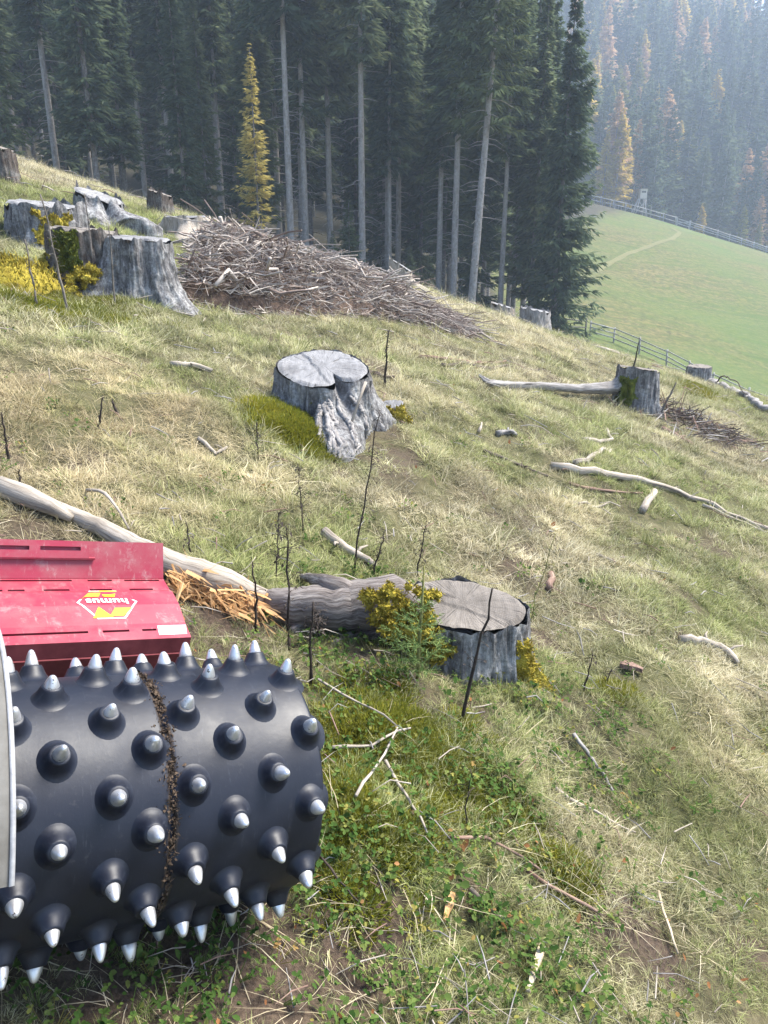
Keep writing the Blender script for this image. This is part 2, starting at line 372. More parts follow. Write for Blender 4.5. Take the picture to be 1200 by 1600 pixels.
def mat_rubber():
    t = NT('black_roller_plastic'); v = t.coord('Object'); vs = t.coord('Object', (7, 1, 1))
    n1 = t.noise(v, 5, 6, .65); n2 = t.noise(v, 60, 4, .7); n3 = t.noise(vs, 14, 6, .75)
    col = t.ramp(n1, [(.35, (.0022, .0036, .010)), (.6, (.004, .0065, .016)), (.78, (.010, .014, .027))])  # blue of the reflected sky is mixed into the black base colour
    col = t.mix(t.ramp(n2, [(.60, (0, 0, 0)), (.8, (.3, .3, .3))]), col, (.09, .085, .08))
    col = t.mix(t.ramp(n3, [(.60, (0, 0, 0)), (.70, (.28, .28, .28))]), col, (.08, .088, .105))  # streaks here and patches below carry that reflected sky blue too
    n4 = t.noise(v, 3.2, 5, .6); col = t.mix(t.ramp(n4, [(.52, (0, 0, 0)), (.70, (.22, .22, .22))]), col, (.05, .058, .075))
    sepx = t.n('SeparateXYZ', Vector=v).outputs[0]; band = t.math('SUBTRACT', 1.0, t.math('MULTIPLY', t.math('ABSOLUTE', t.math('ADD', sepx, .363)), 42.0), clamp=True); n5 = t.noise(v, 26, 6, .7)
    col = t.mix(t.ramp(t.math('MULTIPLY', band, t.math('ADD', n5, .25)), [(.36, (0, 0, 0)), (.52, (.9, .9, .9))]), col, (.05, .036, .026))
    t.b.inputs['Specular IOR Level'].default_value = .42
    t.bump(t.math('ADD', t.math('MULTIPLY', n3, .5), n2), .10, .004)
    return t.done(col, t.ramp(n1, [(.3, (.42, .42, .42)), (.7, (.62, .62, .62))]))
RUBBER = mat_rubber()
def mat_metal():
    t = NT('worn_steel_tip'); v = t.coord('Object'); oi = t.n('ObjectInfo').outputs['Random']
    vv = t.n('VectorMath', operation='ADD'); t.put(vv.inputs[0], v); t.put(vv.inputs[1], oi)
    n1 = t.noise(vv.outputs[0], 70, 5, .7); n2 = t.noise(vv.outputs[0], 30, 4, .6)
    dirt = t.ramp(n1, [(.60, (0, 0, 0)), (.66, (1, 1, 1))])
    zz_ = t.n('SeparateXYZ', Vector=v).outputs[2]; lowm = t.math('MULTIPLY', t.math('SUBTRACT', .046, zz_), 60.0, clamp=True); dirt = t.math('MAXIMUM', dirt, t.math('MULTIPLY', t.ramp(n2, [(.42, (0, 0, 0)), (.58, (1, 1, 1))]), lowm))
    col = t.mix(dirt, t.mix(oi, (.50, .50, .51), (.68, .68, .69)), (.045, .036, .028)); t.bump(n2, .3, .004)
    r = t.math('ADD', t.math('MULTIPLY', n2, .35), .24)
    return t.done(col, r, t.math('SUBTRACT', .85, t.math('MULTIPLY', dirt, .85)))
STEEL = mat_metal()
MUD = mat_simple('dried_mud', (.03, .02, .014), (.13, .09, .06), 60, 1, 0, .8)
GREYPAINT = mat_simple('grey_guard_paint', (.09, .085, .075), (.17, .165, .155), 12, .6, .1, .2)
def lathe_x(prof, n=96, mb=None, mi=0):
    """profile of (s, r) turned about the local x axis"""
    mb = mb or MB(); vs = []; k = len(prof)
    for s, r in prof:
        for j in range(n): a = 2*math.pi*j/n; vs.append((s, r*math.cos(a), r*math.sin(a)))
    mb.add(vs, [(i*n+j, (i+1)*n+j, (i+1)*n+(j+1) % n, i*n+(j+1) % n) for i in range(k-1) for j in range(n)], mi); return mb
RD = .284
roller = thing('spiked_roller', 'black roller studded with steel tipped spikes resting on the grass', 'roller'); roller.matrix_world = Matrix.Translation(DN*.015) @ LOCAL
def seg_prof(s0, s1, b=.012, R=RD):
    return [(s0, R*.55), (s0, R-b-.02), (s0+.002, R-b)] + [(s0+b*(1-math.cos(x)), R-b+b*math.sin(x)) for x in np.linspace(.2, math.pi/2, 5)] + [(s, R) for s in np.linspace(s0+b+.02, s1-b-.02, 6)] + [(s1-b+b*math.sin(x), R-b+b*math.cos(x)) for x in np.linspace(0, math.pi/2-.1, 5)] + [(s1, R-b-.03), (s1-.03, R-.06), (s1-.035, .09), (s1-.01, .08), (s1-.01, .0)]
lathe_x(seg_prof(-.36, 0)).build('drum_shell', RUBBER, roller)
lathe_x(seg_prof(-.80, -.3655)).build('drum_shell', RUBBER, roller)
lathe_x([(-.38, .20), (-.38, RD-.012), (-.345, RD-.012), (-.345, .2)]).build('drum_joint', MUD, roller)
# mud caught in the seam
m = MB()
for i in range(1100):
    a = random.uniform(0, 2*math.pi); s = -.363+random.gauss(0, .005); r = RD-.004+random.uniform(0, .006); z = random.uniform(.0012, .0042)
    c = np.array([s, r*math.cos(a), r*math.sin(a)]); p = rng.normal(size=(4, 3))*z
    m.add(c+p, [(0, 1, 2), (0, 2, 3), (0, 3, 1), (1, 3, 2)])
for i in range(500):
    a = random.uniform(.3, 1.9); s = -.363+random.gauss(0, .012); r = RD+.0005
    c = np.array([s, -r*math.cos(a), r*math.sin(a)]); p = rng.normal(size=(4, 3))*random.uniform(.0008, .0032)
    m.add(c+p, [(0, 1, 2), (0, 2, 3), (0, 3, 1), (1, 3, 2)])
tag(m.build('seam_mud', MUD, roller, False), 'dried mud caked in the seam of the roller', kind='stuff')
def lathe_z(prof, n, name, mat):
    vs = []; k = len(prof)
    for r, z in prof:
        for j in range(n): a = 2*math.pi*j/n; vs.append((r*math.cos(a), r*math.sin(a), z))
    f = [(i*n+j, i*n+(j+1) % n, (i+1)*n+(j+1) % n, (i+1)*n+j) for i in range(k-1) for j in range(n)] + [tuple(range((k-1)*n, k*n))]
    m = MB(); m.add(vs, f); o = m.build(name, mat, None, True, False); return o.data
BOSS = lathe_z([(.056, -.0110), (.048, -.0055), (.0415, -.0020), (.0355, .0025), (.0308, .009), (.0275, .016), (.0248, .0225), (.0222, .028), (.0206, .0305), (.0190, .0315), (.012, .0318)], 28, 'spike', RUBBER)
TIP = lathe_z([(.0172, .0295), (.0174, .033), (.0163, .040), (.0144, .0475), (.0120, .055), (.0095, .0615), (.0072, .0660), (.0045, .0690), (.0015, .0702)], 20, 'metal_tip', STEEL)
pitch = 2*math.pi/11
COLS = [(-.038, 85), (-.127, 68.5), (-.230, 85.5), (-.315, 68.5), (-.408, 86), (-.486, 68.5), (-.588, 86), (-.668, 70)]
for s, a0 in COLS:
    for k in range(11):
        a = math.radians(a0+11.1) - k*pitch
        d = Vector((0, -math.cos(a), math.sin(a)))
        o = obj('spike', BOSS, roller); tp = obj('metal_tip', TIP, o)
        jit = random.gauss(0, .004)
        q = d.to_track_quat('Z', 'X'); o.rotation_mode = 'QUATERNION'; o.rotation_quaternion = q
        o.location = Vector((s+jit, 0, 0)) + d*RD
        tp.scale = (random.uniform(.86, 1.0),)*2 + (random.uniform(.80, 1.0),); tp.rotation_euler = (random.gauss(0, .05), random.gauss(0, .05), random.uniform(0, 6.28))
# grey curved guard at the cut-off edge of the picture
m = MB(); nA = 60; prof = [(-.690, .405), (-.688, .415), (-.690, .425), (-.96, .425), (-.96, .405), (-.690, .405)]
vs = []
for i in range(nA+1):
    a = math.radians(31 + 130*i/nA)
    for s, r in prof: vs.append((s, -r*math.cos(a), r*math.sin(a)))
k = len(prof); m.add(vs, [(i*k+j, i*k+j+1, (i+1)*k+j+1, (i+1)*k+j) for i in range(nA) for j in range(k-1)])
m2_ = MB(); vs = []
for i in range(nA+1):
    a = math.radians(31 + 130*i/nA)
    for s, r in ((-.688, .404), (-.686, .426), (-.695, .428), (-.695, .402)): vs.append((s, -r*math.cos(a), r*math.sin(a)))
m2_.add(vs, [(i*4+j, i*4+(j+1) % 4, (i+1)*4+(j+1) % 4, (i+1)*4+j) for i in range(nA) for j in range(4)]); m2_.build('guard_rim', mat_simple('worn_light_grey', (.20, .20, .205), (.34, .34, .345), 40, .5, .1, .1), roller)
tag(m.build('wheel_guard', GREYPAINT, roller), 'grey painted curved guard at the inner end of the roller')

def mat_red():
    t = NT('scuffed_red_paint'); v = t.coord('Object'); n1 = t.noise(v, 6, 7, .7); n2 = t.noise(t.coord('Object', (1, .25, .25)), 60, 6, .75); n3 = t.noise(v, 2.2, 4)
    col = t.ramp(n3, [(.3, (.23, .013, .030)), (.7, (.30, .024, .050))])
    col = t.mix(t.ramp(n1, [(.46, (0, 0, 0)), (.72, (.6, .6, .6))]), col, (.25, .10, .105))
    col = t.mix(t.ramp(n2, [(.58, (0, 0, 0)), (.70, (.55, .55, .55))]), col, (.33, .24, .225))
    n6 = t.noise(v, 14, 6, .75); col = t.mix(t.ramp(n6, [(.56, (0, 0, 0)), (.72, (.6, .6, .6))]), col, (.29, .20, .19)); n7 = t.noise(v, 130, 3, .6); col = t.mix(t.ramp(n7, [(.68, (0, 0, 0)), (.74, (.7, .7, .7))]), col, (.07, .03, .03))
    t.b.inputs['Specular IOR Level'].default_value = .45; t.bump(n1, .06, .01)
    return t.done(col, t.ramp(n1, [(.3, (.36, .36, .36)), (.7, (.62, .62, .62))]))
RED = mat_red(); DARKRED = mat_simple('dark_red', (.10, .018, .022), (.22, .05, .055), 12, .8, 0, .1)  # second red is darker, for the lip and the box under the slots
S1, S0 = -.05, -2.1
mul = thing('mulcher_head', 'red steel mulcher head with slotted cover and upside down humus sticker', 'mulcher'); mul.matrix_world = LOCAL
def strip(mb, p, q, holes=(), s0=S0, s1=S1, th=.006):
    """plate between profile points p and q (u, n) with rectangular slots cut right through"""
    def quad(a, b):
        (u0, n0), (u1, n1) = p, q
        L = math.hypot(u1-u0, n1-n0); nu, nn = -(n1-n0)/L*th, (u1-u0)/L*th
        if nn < 0: nu, nn = -nu, -nn
        v = [(a, u0, n0), (b, u0, n0), (b, u1, n1), (a, u1, n1), (a, u0-nu, n0-nn), (b, u0-nu, n0-nn), (b, u1-nu, n1-nn), (a, u1-nu, n1-nn)]
        mb.add(v, [(0, 1, 2, 3), (7, 6, 5, 4), (0, 4, 5, 1), (1, 5, 6, 2), (2, 6, 7, 3), (3, 7, 4, 0)])
    cur = s0
    for a, b in sorted(holes): quad(cur, a); cur = b
    quad(cur, s1)
row1 = [(-1.9, -1.5), (-1.4, -1.1), (-1.02, -.9), (-.82, -.36), (-.31, -.23), (-.189, -.068)]
row2 = [(-1.8, -1.6), (-1.4, -1.2), (-1.0, -.8), (-.70, -.575), (-.56, -.512), (-.456, -.378), (-.315, -.244), (-.186, -.107)]
row3 = [(-1.9, -1.7), (-1.5, -1.2), (-1.0, -.75), (-.596, -.36), (-.317, -.237), (-.197, -.152)]
m = MB()
P = [(.607, .015), (.646, .018), (.656, .0185), (.683, .020), (.770, .034), (.853, .030), (.879, .019), (.889, .0185), (.945, .013), (.956, .012), (.975, .012)]
HL = [(), row3, (), (), (), (), row2, (), row1, ()]
for i in range(len(P)-1): strip(m, P[i], P[i+1], HL[i])
tag(m.build('cover_panel', RED, mul, False), 'red folded cover with rows of slots')
m = MB(); strip(m, (.600, -.035), (.607, .013)); strip(m, (.62, -.14), (.60, -.037)); tag(m.build('rear_lip', DARKRED, mul, False), 'dark red lower lip below the slotted cover')
m = MB(); m.box(S0, S1-.03, .63, 1.0, -.29, .004); m.build('inner_body', DARKRED, mul, False)
m = MB(); m.box(S1-.012, S1-.0005, .615, 1.0, -.30, .006); m.build('side_plate', RED, mul, False)
m = MB(); strip(m, (.962, .0135), (1.039, .114), th=.008); m.build('upright_plate', RED, mul, False)
m = MB()
B = [(1.001, .068), (1.016, .088), (1.024, .0985), (1.036, .114)]   # slotted bar welded on the upright, set proud
off = lambda p: (p[0]-.010, p[1]+.0075)
bs1 = -.307
strip(m, off(B[0]), off(B[1]), (), S0, bs1, .012); strip(m, off(B[1]), off(B[2]), [(-1.9, -1.6), (-1.4, -1.1), (-.9, -.68), (-.64, -.493), (-.46, -.334)], S0, bs1, .012); strip(m, off(B[2]), off(B[3]), (), S0, bs1, .012)
strip(m, (off(B[0])[0]-.001, off(B[0])[1]-.006), (off(B[0])[0], off(B[0])[1]), (), S0, bs1-.0+.02, .012)
m.build('slotted_bar', RED, mul, False)
# sticker
def flat_mat(name, c, r=.5):
    t = NT(name); n = t.noise(t.coord('Object'), 90, 5, .7); col = t.mix(t.ramp(n, [(.55, (0, 0, 0)), (.75, (.35, .35, .35))]), c, tuple(x*.55+.05 for x in c)); return t.done(col, r)
WHITE, YEL, ORA = flat_mat('sticker_white', (.78, .76, .74)), flat_mat('sticker_yellow', (.80, .55, .02)), flat_mat('sticker_orange', (.74, .24, .03))
def surf_n(u):
    us, ns = [p[0] for p in P], [p[1] for p in P]; return float(np.interp(u, us, ns))
def decal(name, polys, mat, lift):
    m = MB()
    for poly in polys:
        # clip to the facets of the cover along u by fine triangulation
        bm = bmesh.new(); vs = [bm.verts.new((s, u, 0)) for s, u in poly]; bm.faces.new(vs)
        for uc in (.770,): bmesh.ops.bisect_plane(bm, geom=bm.verts[:]+bm.edges[:]+bm.faces[:], plane_co=(0, uc, 0), plane_no=(0, 1, 0))
        bm.verts.index_update(); m.add([(v.co.x, v.co.y, surf_n(v.co.y)+lift) for v in bm.verts], [[v.index for v in f.verts] for f in bm.faces]); bm.free()
    return m.build(name, mat, mul, False)
cs, cu = -.279, .788
hexa = [(-.374, .788), (-.322, .868), (-.236, .868), (-.184, .788), (-.236, .708), (-.322, .708)]
def sc(p, k): return [(cs+(a-cs)*k, cu+(b-cu)*k) for a, b in p]
ring = []
for i in range(6):
    o, n_ = hexa, sc(hexa, .93); j = (i+1) % 6
    ring.append([o[i], o[j], n_[j], n_[i]])
logo = decal('logo_outline', ring, WHITE, .0010)
decal('logo_arrow', [[(-.362, .800), (-.322, .858), (-.285, .858), (-.30, .820), (-.345, .820)], [(-.19, .776), (-.24, .718), (-.285, .718), (-.262, .757), (-.21, .757)]], ORA, .0014)
decal('logo_arrow', [[(-.290, .866), (-.236, .862), (-.252, .818), (-.285, .822)], [(-.335, .712), (-.272, .712), (-.312, .762)]], YEL, .0018)
fc = bpy.data.curves.new('logo_text', 'FONT'); fc.body = 'humus'; fc.size = .047; fc.align_x = 'CENTER'; fc.align_y = 'CENTER'; fc.offset = .0013; fc.space_character = 1.08
fo = bpy.data.objects.new('logo_text_curve', fc); COL.objects.link(fo); bpy.context.view_layer.update()
tm = bpy.data.meshes.new_from_object(fo.evaluated_get(bpy.context.evaluated_depsgraph_get())); bpy.data.objects.remove(fo)
tm.materials.clear(); tm.materials.append(WHITE)
for v in tm.vertices: v.co = (cs - v.co.x, cu+.004 - v.co.y, surf_n(cu+.004-v.co.y)+.0022)
tag(obj('logo_lettering', tm, mul), 'white humus lettering upside down')
decal('rating_plate', [[(-.150, .622), (-.060, .622), (-.052, .668), (-.146, .668)]], flat_mat('rating_plate_grey', (.5, .5, .5), .4), .0016)
# ------------------------------------------------------------------ stumps
def stump(name, label, c, r, h, seed=0, flare=.35, nroot=5, tilt=(0, 0), bark=BARK, cut=CUT, res=1.0, notch=None, rot=.0, squash=(1, 1), ragged=.02, group=None, sink=.3, butts=()):
    t = thing(name, label, 'stump', c, group)
    nt, nz = int(150*res), int(46*res)
    th = np.linspace(0, 2*np.pi, nt, endpoint=False); zz = np.linspace(0, 1, nz)
    T, Z = np.meshgrid(th, zz); cx, sx = np.cos(T), np.sin(T)
    z = -sink + (h+sink)*Z; zr = np.clip(z/h, -.6, 1)
    lob = 1 + .10*noise3(cx*1.1+seed*3.1, sx*1.1, 0, seed)
    root = np.clip(np.cos(nroot*T*.5+seed+1.2*noise3(cx*1.3, sx*1.3, 3, seed))**2, 0, 1)
    R = r*lob*(1 + flare*np.exp(-np.clip(z+.06, -.05, 9)/(.28*h+.02))*(.35+.9*root))
    fib = fbm(cx*7+seed, sx*7, z*1.2/max(h, .2), seed+5, 3); fine = noise3(cx*26, sx*26, z*6, seed+9); pl = 1-np.abs(noise3(cx*12, sx*12, z*5, seed+13)); pl2 = 1-np.abs(noise3(cx*30, sx*30, z*9, seed+15))
    am = 1-.65*np.clip(zr, 0, 1)**3
    for ba, bl, bw in butts:
        dd = np.angle(np.exp(1j*(T-ba+.15*np.sin(zr*3+seed)))); R = R + r*bl*np.exp(-(np.abs(dd)/(bw*(1.35-.5*np.clip(zr, 0, 1))))**2.4)*np.clip(1-zr, 0, 1.02)**1.7
    R = R + r*am*(.10*fib + .035*fine + .10*(pl**3-.4) + .05*(pl2**2-.4))
    if notch:
        a0, depth, w = notch; dd = np.angle(np.exp(1j*(T-a0))); R = R*(1-depth*np.exp(-(dd/w)**2)*np.clip(.35+.65*zr, 0, 1))
    X, Y = R*cx*squash[0], R*sx*squash[1]
    top = h - .025 + (tilt[0]*X[-1]+tilt[1]*Y[-1]) + ragged*fbm(np.cos(th)*4+seed, np.sin(th)*4, 0, seed+30, 2)
    z = -sink + (top[None]+sink)*Z
    V = np.stack([X, Y, z], -1).reshape(-1, 3); i = np.arange(nt*nz).reshape(nz, nt)
    q = np.stack([i[:-1], np.roll(i[:-1], -1, 1), np.roll(i[1:], -1, 1), i[1:]], -1).reshape(-1, 4)
    bo = obj('bark', fast_mesh('bark', V, q.ravel(), np.full(len(q), 4), bark, True), t)
    # sawn face: set 1 cm inside the bark rim
    nr = 26; rr = np.linspace(0, 1, nr)[:, None]
    rs = np.hypot(X[-1], Y[-1]); kk = max(3, nt//22); rsm = np.mean([np.roll(rs, i_) for i_ in range(-kk, kk+1)], 0); rsm = np.minimum(rsm*.97, rs*.985)
    ex, ey, ez = np.cos(np.arctan2(Y[-1], X[-1]))*rsm, np.sin(np.arctan2(Y[-1], X[-1]))*rsm, z[-1]
    zc = h + (tilt[0]*ex+tilt[1]*ey)
    fx, fy = ex[None]*rr, ey[None]*rr
    fz = (zc[None]-h)*rr + h + .010*fbm(fx*9, fy*9, 0, seed+40, 3)*(.3+rr) - .012*np.clip(noise3(np.cos(th)*5+seed, np.sin(th)*5, 0, seed+44), .25, 1)[None]*rr - .004
    sa = 1.1*seed; st_ = np.clip((fx*math.cos(sa)+fy*math.sin(sa)+.05*r*noise3(fx*20, fy*20, 0, seed))/(.03*r)-.25/.03*.8, 0, 1); fz = fz - .045*r*st_*np.clip(1-rr**8, 0, 1)
    ck = np.clip(1-np.abs(np.angle(np.exp(1j*(th[None]-sa*2+.25*noise3(rr*5, 0, 0, seed)))))*rr*r/.012, 0, 1); fz = fz - .07*r*ck*np.clip(rr*3-.2, 0, 1)
    fz = fz - .06*r*np.clip((rr-.93)/.05, 0, 1)*(1+.6*noise3(np.cos(th)*3+seed, np.sin(th)*3, 0, seed+50)[None])
    V2 = np.stack([fx+0*fz, fy+0*fz, fz], -1).reshape(-1, 3); i2 = np.arange(nr*nt).reshape(nr, nt)
    q2 = np.stack([i2[:-1], np.roll(i2[:-1], -1, 1), np.roll(i2[1:], -1, 1), i2[1:]], -1).reshape(-1, 4)[:, ::-1]
    q2 = q2[nt:]   # drop the degenerate middle ring
    fan = np.stack([np.zeros(nt, int), i2[1], np.roll(i2[1], -1)], -1)
    fl = np.concatenate([q2.ravel(), fan.ravel()]); sz = np.concatenate([np.full(len(q2), 4), np.full(len(fan), 3)])
    obj('cut_face', fast_mesh('cut_face', V2, fl, sz, cut, True), t)
    t['_'] = 0; del t['_']
    return t, bo, V.reshape(nz, nt, 3)
def root_part(t, pts, rad, mat=BARK, seed=0, name='root', n=18, rough=.18):
    """pts are local to the stump"""
    pts = [Vector(p) for p in pts]; P2, R2 = [], []
    for i in range(len(pts)-1):
        for k in range(6):
            f = k/6; P2.append(pts[i].lerp(pts[i+1], f) + Vector(rng.normal(size=3)*.003)); R2.append(rad[i]*(1-f)+rad[i+1]*f)
    P2.append(pts[-1]); R2.append(rad[-1])
    m = MB(); m.tube(P2, R2, n, seed, rough); return m.build(name, mat, t)
def moss_on(t, V, amin, amax, z0, z1, mat, n=1800, lift=.012, size=.012, seed=0, name='moss'):
    """cushion of moss over part of a stump's side: a lumpy skin with a fuzz of shoots"""
    nz, nt, _ = V.shape; ctr = np.array([0, 0, 0.])
    th = np.arctan2(V[..., 1], V[..., 0]); dd = np.angle(np.exp(1j*(th-(amin+amax)/2)))
    e = np.maximum(np.abs(dd)/((amax-amin)/2), np.abs(V[..., 2]-(z0+z1)/2)/((z1-z0)/2)) + .75*fbm(V[..., 0]*13, V[..., 1]*13, V[..., 2]*13, seed, 3)+.12
    mask = e < 1
    nrm = np.stack([np.cos(th), np.sin(th), np.full_like(th, .35)], -1); nrm /= np.linalg.norm(nrm, axis=-1, keepdims=True)
    lump = lift*(1+.8*fbm(V[..., 0]*22, V[..., 1]*22, V[..., 2]*22, seed+1, 2))*np.clip((1-e)*4, -.5, 1)
    S = V + nrm*lump[..., None]
    m = MB(); idx = -np.ones((nz, nt), int); pts = []; used = np.zeros((nz, nt), bool)
    cells = [(a, b) for a in range(nz-1) for b in range(nt) if mask[a, b] and mask[a+1, b] and mask[a, (b+1) % nt] and mask[a+1, (b+1) % nt]]
    faces = []
    def gi(a, b):
        b %= nt
        if idx[a, b] < 0: idx[a, b] = len(pts); pts.append(S[a, b])
        return idx[a, b]
    for a, b in cells: faces.append((gi(a, b), gi(a, b+1), gi(a+1, b+1), gi(a+1, b)))
    if not faces: return
    m.add(pts, faces)
    sel = [cells[i] for i in rng.integers(0, len(cells), n)]
    A = np.array([S[a, b] for a, b in sel]) + rng.normal(size=(n, 3))*.006; N = np.array([nrm[a, b] for a, b in sel])
    D = N*1.0 + rng.normal(size=(n, 3))*.5; D /= np.linalg.norm(D, axis=1, keepdims=True); L = size*rng.uniform(.6, 1.6, (n, 1))
    Sx = np.cross(D, rng.normal(size=(n, 3))); Sx /= np.linalg.norm(Sx, axis=1, keepdims=True)
    tri = np.stack([A-Sx*L*.28, A+Sx*L*.28, A+D*L], 1).reshape(-1, 3); m.add(tri, np.arange(3*n).reshape(-1, 3))
    return tag(m.build(name, mat, t, False), kind='stuff')

R_ = math.radians
# front stump with a thick root running to the broken trunk
cF = at(722, 1050); cF.y += .10; cF.z = float(H(cF.x, cF.y))
tF, _, VF = stump('tree_stump', 'grey stump with scaly bark and mossy root beside the young spruce', cF,   .195, .30, 4, .25, 5, (-.10, .20), BARK, CUT_BROWN, 1.2, ragged=.035, squash=(1.38, .95), butts=((R_(250), .2, .35),))
l = lambda px, py, dz=0, c=None: (at(px, py) + Vector((0, 0, dz)) - c)
rp = lambda px, py, Y: on_ray(px, py, Y) - cF
Yr = at(430, 975).y
root_part(tF, [(.02, .02, .13), (-.17, .02, .18), rp(610, 940, cF.y+.0), rp(550, 945, cF.y-.02), rp(490, 948, (cF.y+Yr)/2), rp(440, 945, Yr+.08), rp(405, 940, Yr+.16)], [.13, .125, .115, .10, .085, .075, .05], ROOTBARK, 5, 'root', 26, .17)
for k_, (px_, py_, px2, py2) in enumerate(((560, 930, 470, 905), (600, 985, 520, 1010), (520, 960, 455, 990))):
    root_part(tF, [rp(px_, py_, cF.y-.02), rp((px_+px2)/2, (py_+py2)/2-6, cF.y-.03), at(px2, py2)+Vector((0, 0, .01))-cF], [.05, .035, .015], ROOTBARK, 30+k_, 'root', 12, .3)
moss_on(tF, VF, R_(178), R_(252), .04, .33, MOSS_Y, 4200, .020, .016, 2)
moss_on(tF, VF, R_(-26), R_(-6), -.12, .16, MOSS_Y, 900, .018, .012, 4)
def moss_lumps(t, spots, n, r0, fuzz, mat, size=.014):
    m = MB(); allv = []
    for k in range(n):
        a = spots[random.randrange(len(spots))]; c0 = Vector(a) + Vector((random.gauss(0, r0*1.0), random.gauss(0, r0*.4), random.gauss(0, r0*.8))); rr0 = r0*random.uniform(.5, 1.0); vs = []
        for i in range(7):
            for j in range(10):
                p_ = math.pi*i/6; q_ = 2*math.pi*j/10; rr = rr0*random.uniform(.8, 1.2); vs.append(c0+Vector((rr*math.sin(p_)*math.cos(q_), rr*.8*math.sin(p_)*math.sin(q_), rr*.8*math.cos(p_))))
        m.add(vs, [(i*10+j, (i+1)*10+j, (i+1)*10+(j+1) % 10, i*10+(j+1) % 10) for i in range(6) for j in range(10)]); allv += [(v, (v-c0).normalized()) for v in vs]
    sel = [allv[random.randrange(len(allv))] for _ in range(fuzz)]; A = np.array([s[0] for s in sel])+rng.normal(size=(fuzz, 3))*.005; D = np.array([s[1] for s in sel])+rng.normal(size=(fuzz, 3))*.5; D /= np.linalg.norm(D, axis=1, keepdims=True)
    Sx = np.cross(D, rng.normal(size=(fuzz, 3))); Sx /= np.linalg.norm(Sx, axis=1, keepdims=True); L = size*rng.uniform(.6, 1.5, (fuzz, 1))
    m.add(np.stack([A-Sx*L*.3, A+Sx*L*.3, A+D*L], 1).reshape(-1, 3), np.arange(3*fuzz).reshape(-1, 3)); return tag(m.build('moss', mat, t, False), kind='stuff')
moss_lumps(tF, [rp(x_, y_, cF.y-.13-.0012*(y_-920)) for x_, y_ in ((585, 930), (605, 925), (640, 925), (670, 935), (600, 955), (630, 960), (660, 965), (615, 985), (650, 990), (590, 965))], 85, .026, 5200, MOSS_Y)
# middle stump
cM = at(505, 668); cM.y += .30; cM.z = float(H(cM.x, cM.y))
tM, _, VM = stump('tree_stump', 'silvery grey stump with split heart shaped top in the middle of the slope', cM, .325, .37, 9, .22, 5, (-.05, .30), BARK, CUT, 1.3, notch=(R_(-62), .55, .16), squash=(1.08, .92), ragged=.022, butts=((R_(-72), 1.25, .34), (R_(200), .4, .4), (R_(20), .3, .3)))
for k_ in range(9):
    a_ = R_(-72+random.uniform(-19, 21)); col_ = int((a_ % (2*math.pi))/(2*math.pi)*VM.shape[1]); st = []
    for zi in np.linspace(.93-.3*random.random(), .30, 9):
        v_ = VM[int(zi*(VM.shape[0]-1)), (col_+int(random.gauss(0, 1))) % VM.shape[1]]; o_ = np.array([math.cos(a_), math.sin(a_), .3])*random.uniform(-.004, .010); st.append(tuple(v_+o_))
    w_ = random.uniform(.010, .028); root_part(tM, st, [w_*.5]+[w_]*6+[w_*.8, w_*.4], DEADGREY, 60+k_, 'bare_root', 9, .3)
moss_on(tM, VM, R_(205), R_(262), -.25, .10, MOSS_G, 2400, .025, .022, 6)
m = MB(); m.tube([(.33, -.32, .30), (.28, -.38, .18), (.20, -.48, -.05)], .011, 7, 3, .2); m.build('broken_spur', DEADWOOD, tM)
# big stump on the left and its neighbours
cL = at(205, 470); cL.y += .38; cL.z = float(H(cL.x, cL.y))
tL, _, VL = stump('tree_stump', 'big grey stump with yellow moss running down its root beside the brush pile', cL, .31, .60, 13, .45, 5, (-.06, .05), BARK, CUT, 1.2, notch=(R_(-60), .22, .2), ragged=.05, butts=((R_(222), 1.2, .35), (R_(-30), .3, .3)))
moss_lumps(tL, [tuple(Vector((-.36, -.36, .28)).lerp(Vector((-.66, -.70, -.06)), f_)) for f_ in np.linspace(0, 1, 12)], 46, .05, 3500, MOSS_Y, .024)
def small_stump(px, py, r, h, seed, label, bark=BARK, cut=CUT, tilt=(0, 0), res=.7, rag=.04, dy=.2, **k):
    c = crest(px, dy) if k.pop('on_crest', False) else at(px, py)+Vector((0, dy, 0))
    c.z = float(H(c.x, c.y)); return stump('tree_stump', label, c, r, h, seed, .3, 5, tilt, bark, cut, res, ragged=rag, **k)
tN, _, VN = small_stump(95, 462, .32, .48, 21, 'dark mossy stump just behind the big grey stump', BARK_BROWN, CUT_BROWN, (-.1, .02), .9, .09, .75)
moss_on(tN, VN, R_(245), R_(290), .05, .5, MOSS_G, 900, .02, .03, 9)
moss_on(tN, VN, R_(185), R_(232), -.2, .25, MOSS_Y, 900, .06, .03, 19)
tO, _, VO = small_stump(25, 385, .42, .42, 23, 'pale grey stump at the edge of the picture above the moss', BARK, CUT, (-.1, .06), .9, .12, .9)
moss_on(tO, VO, R_(270), R_(330), -.1, .35, MOSS_Y, 500, .03, .03, 29)
tP, _, VP = small_stump(130, 350, .34, .30, 25, 'splintered pale stump with arching roots on the upper slope', BARK, CUT, (-.35, .1), .8, .16, .8, butts=((R_(-35), 1.6, .3), (R_(-85), .9, .3)))
tQ, _, VQ = small_stump(285, 372, .36, .34, 27, 'bleached stump with three spread roots at the top of the green strip', DEADWOOD, CUT, (0, 0), .6, .06, .4, butts=((R_(185), 1.3, .3), (R_(-20), 1.2, .3), (R_(-75), 1.0, .3)))
small_stump(628, 448, .24, .42, 31, 'stump with a slanting mossy side behind the far end of the brush pile', DEADWOOD, CUT, (-.6, 0), .6, .10, .9, butts=((R_(-25), 1.4, .35),))
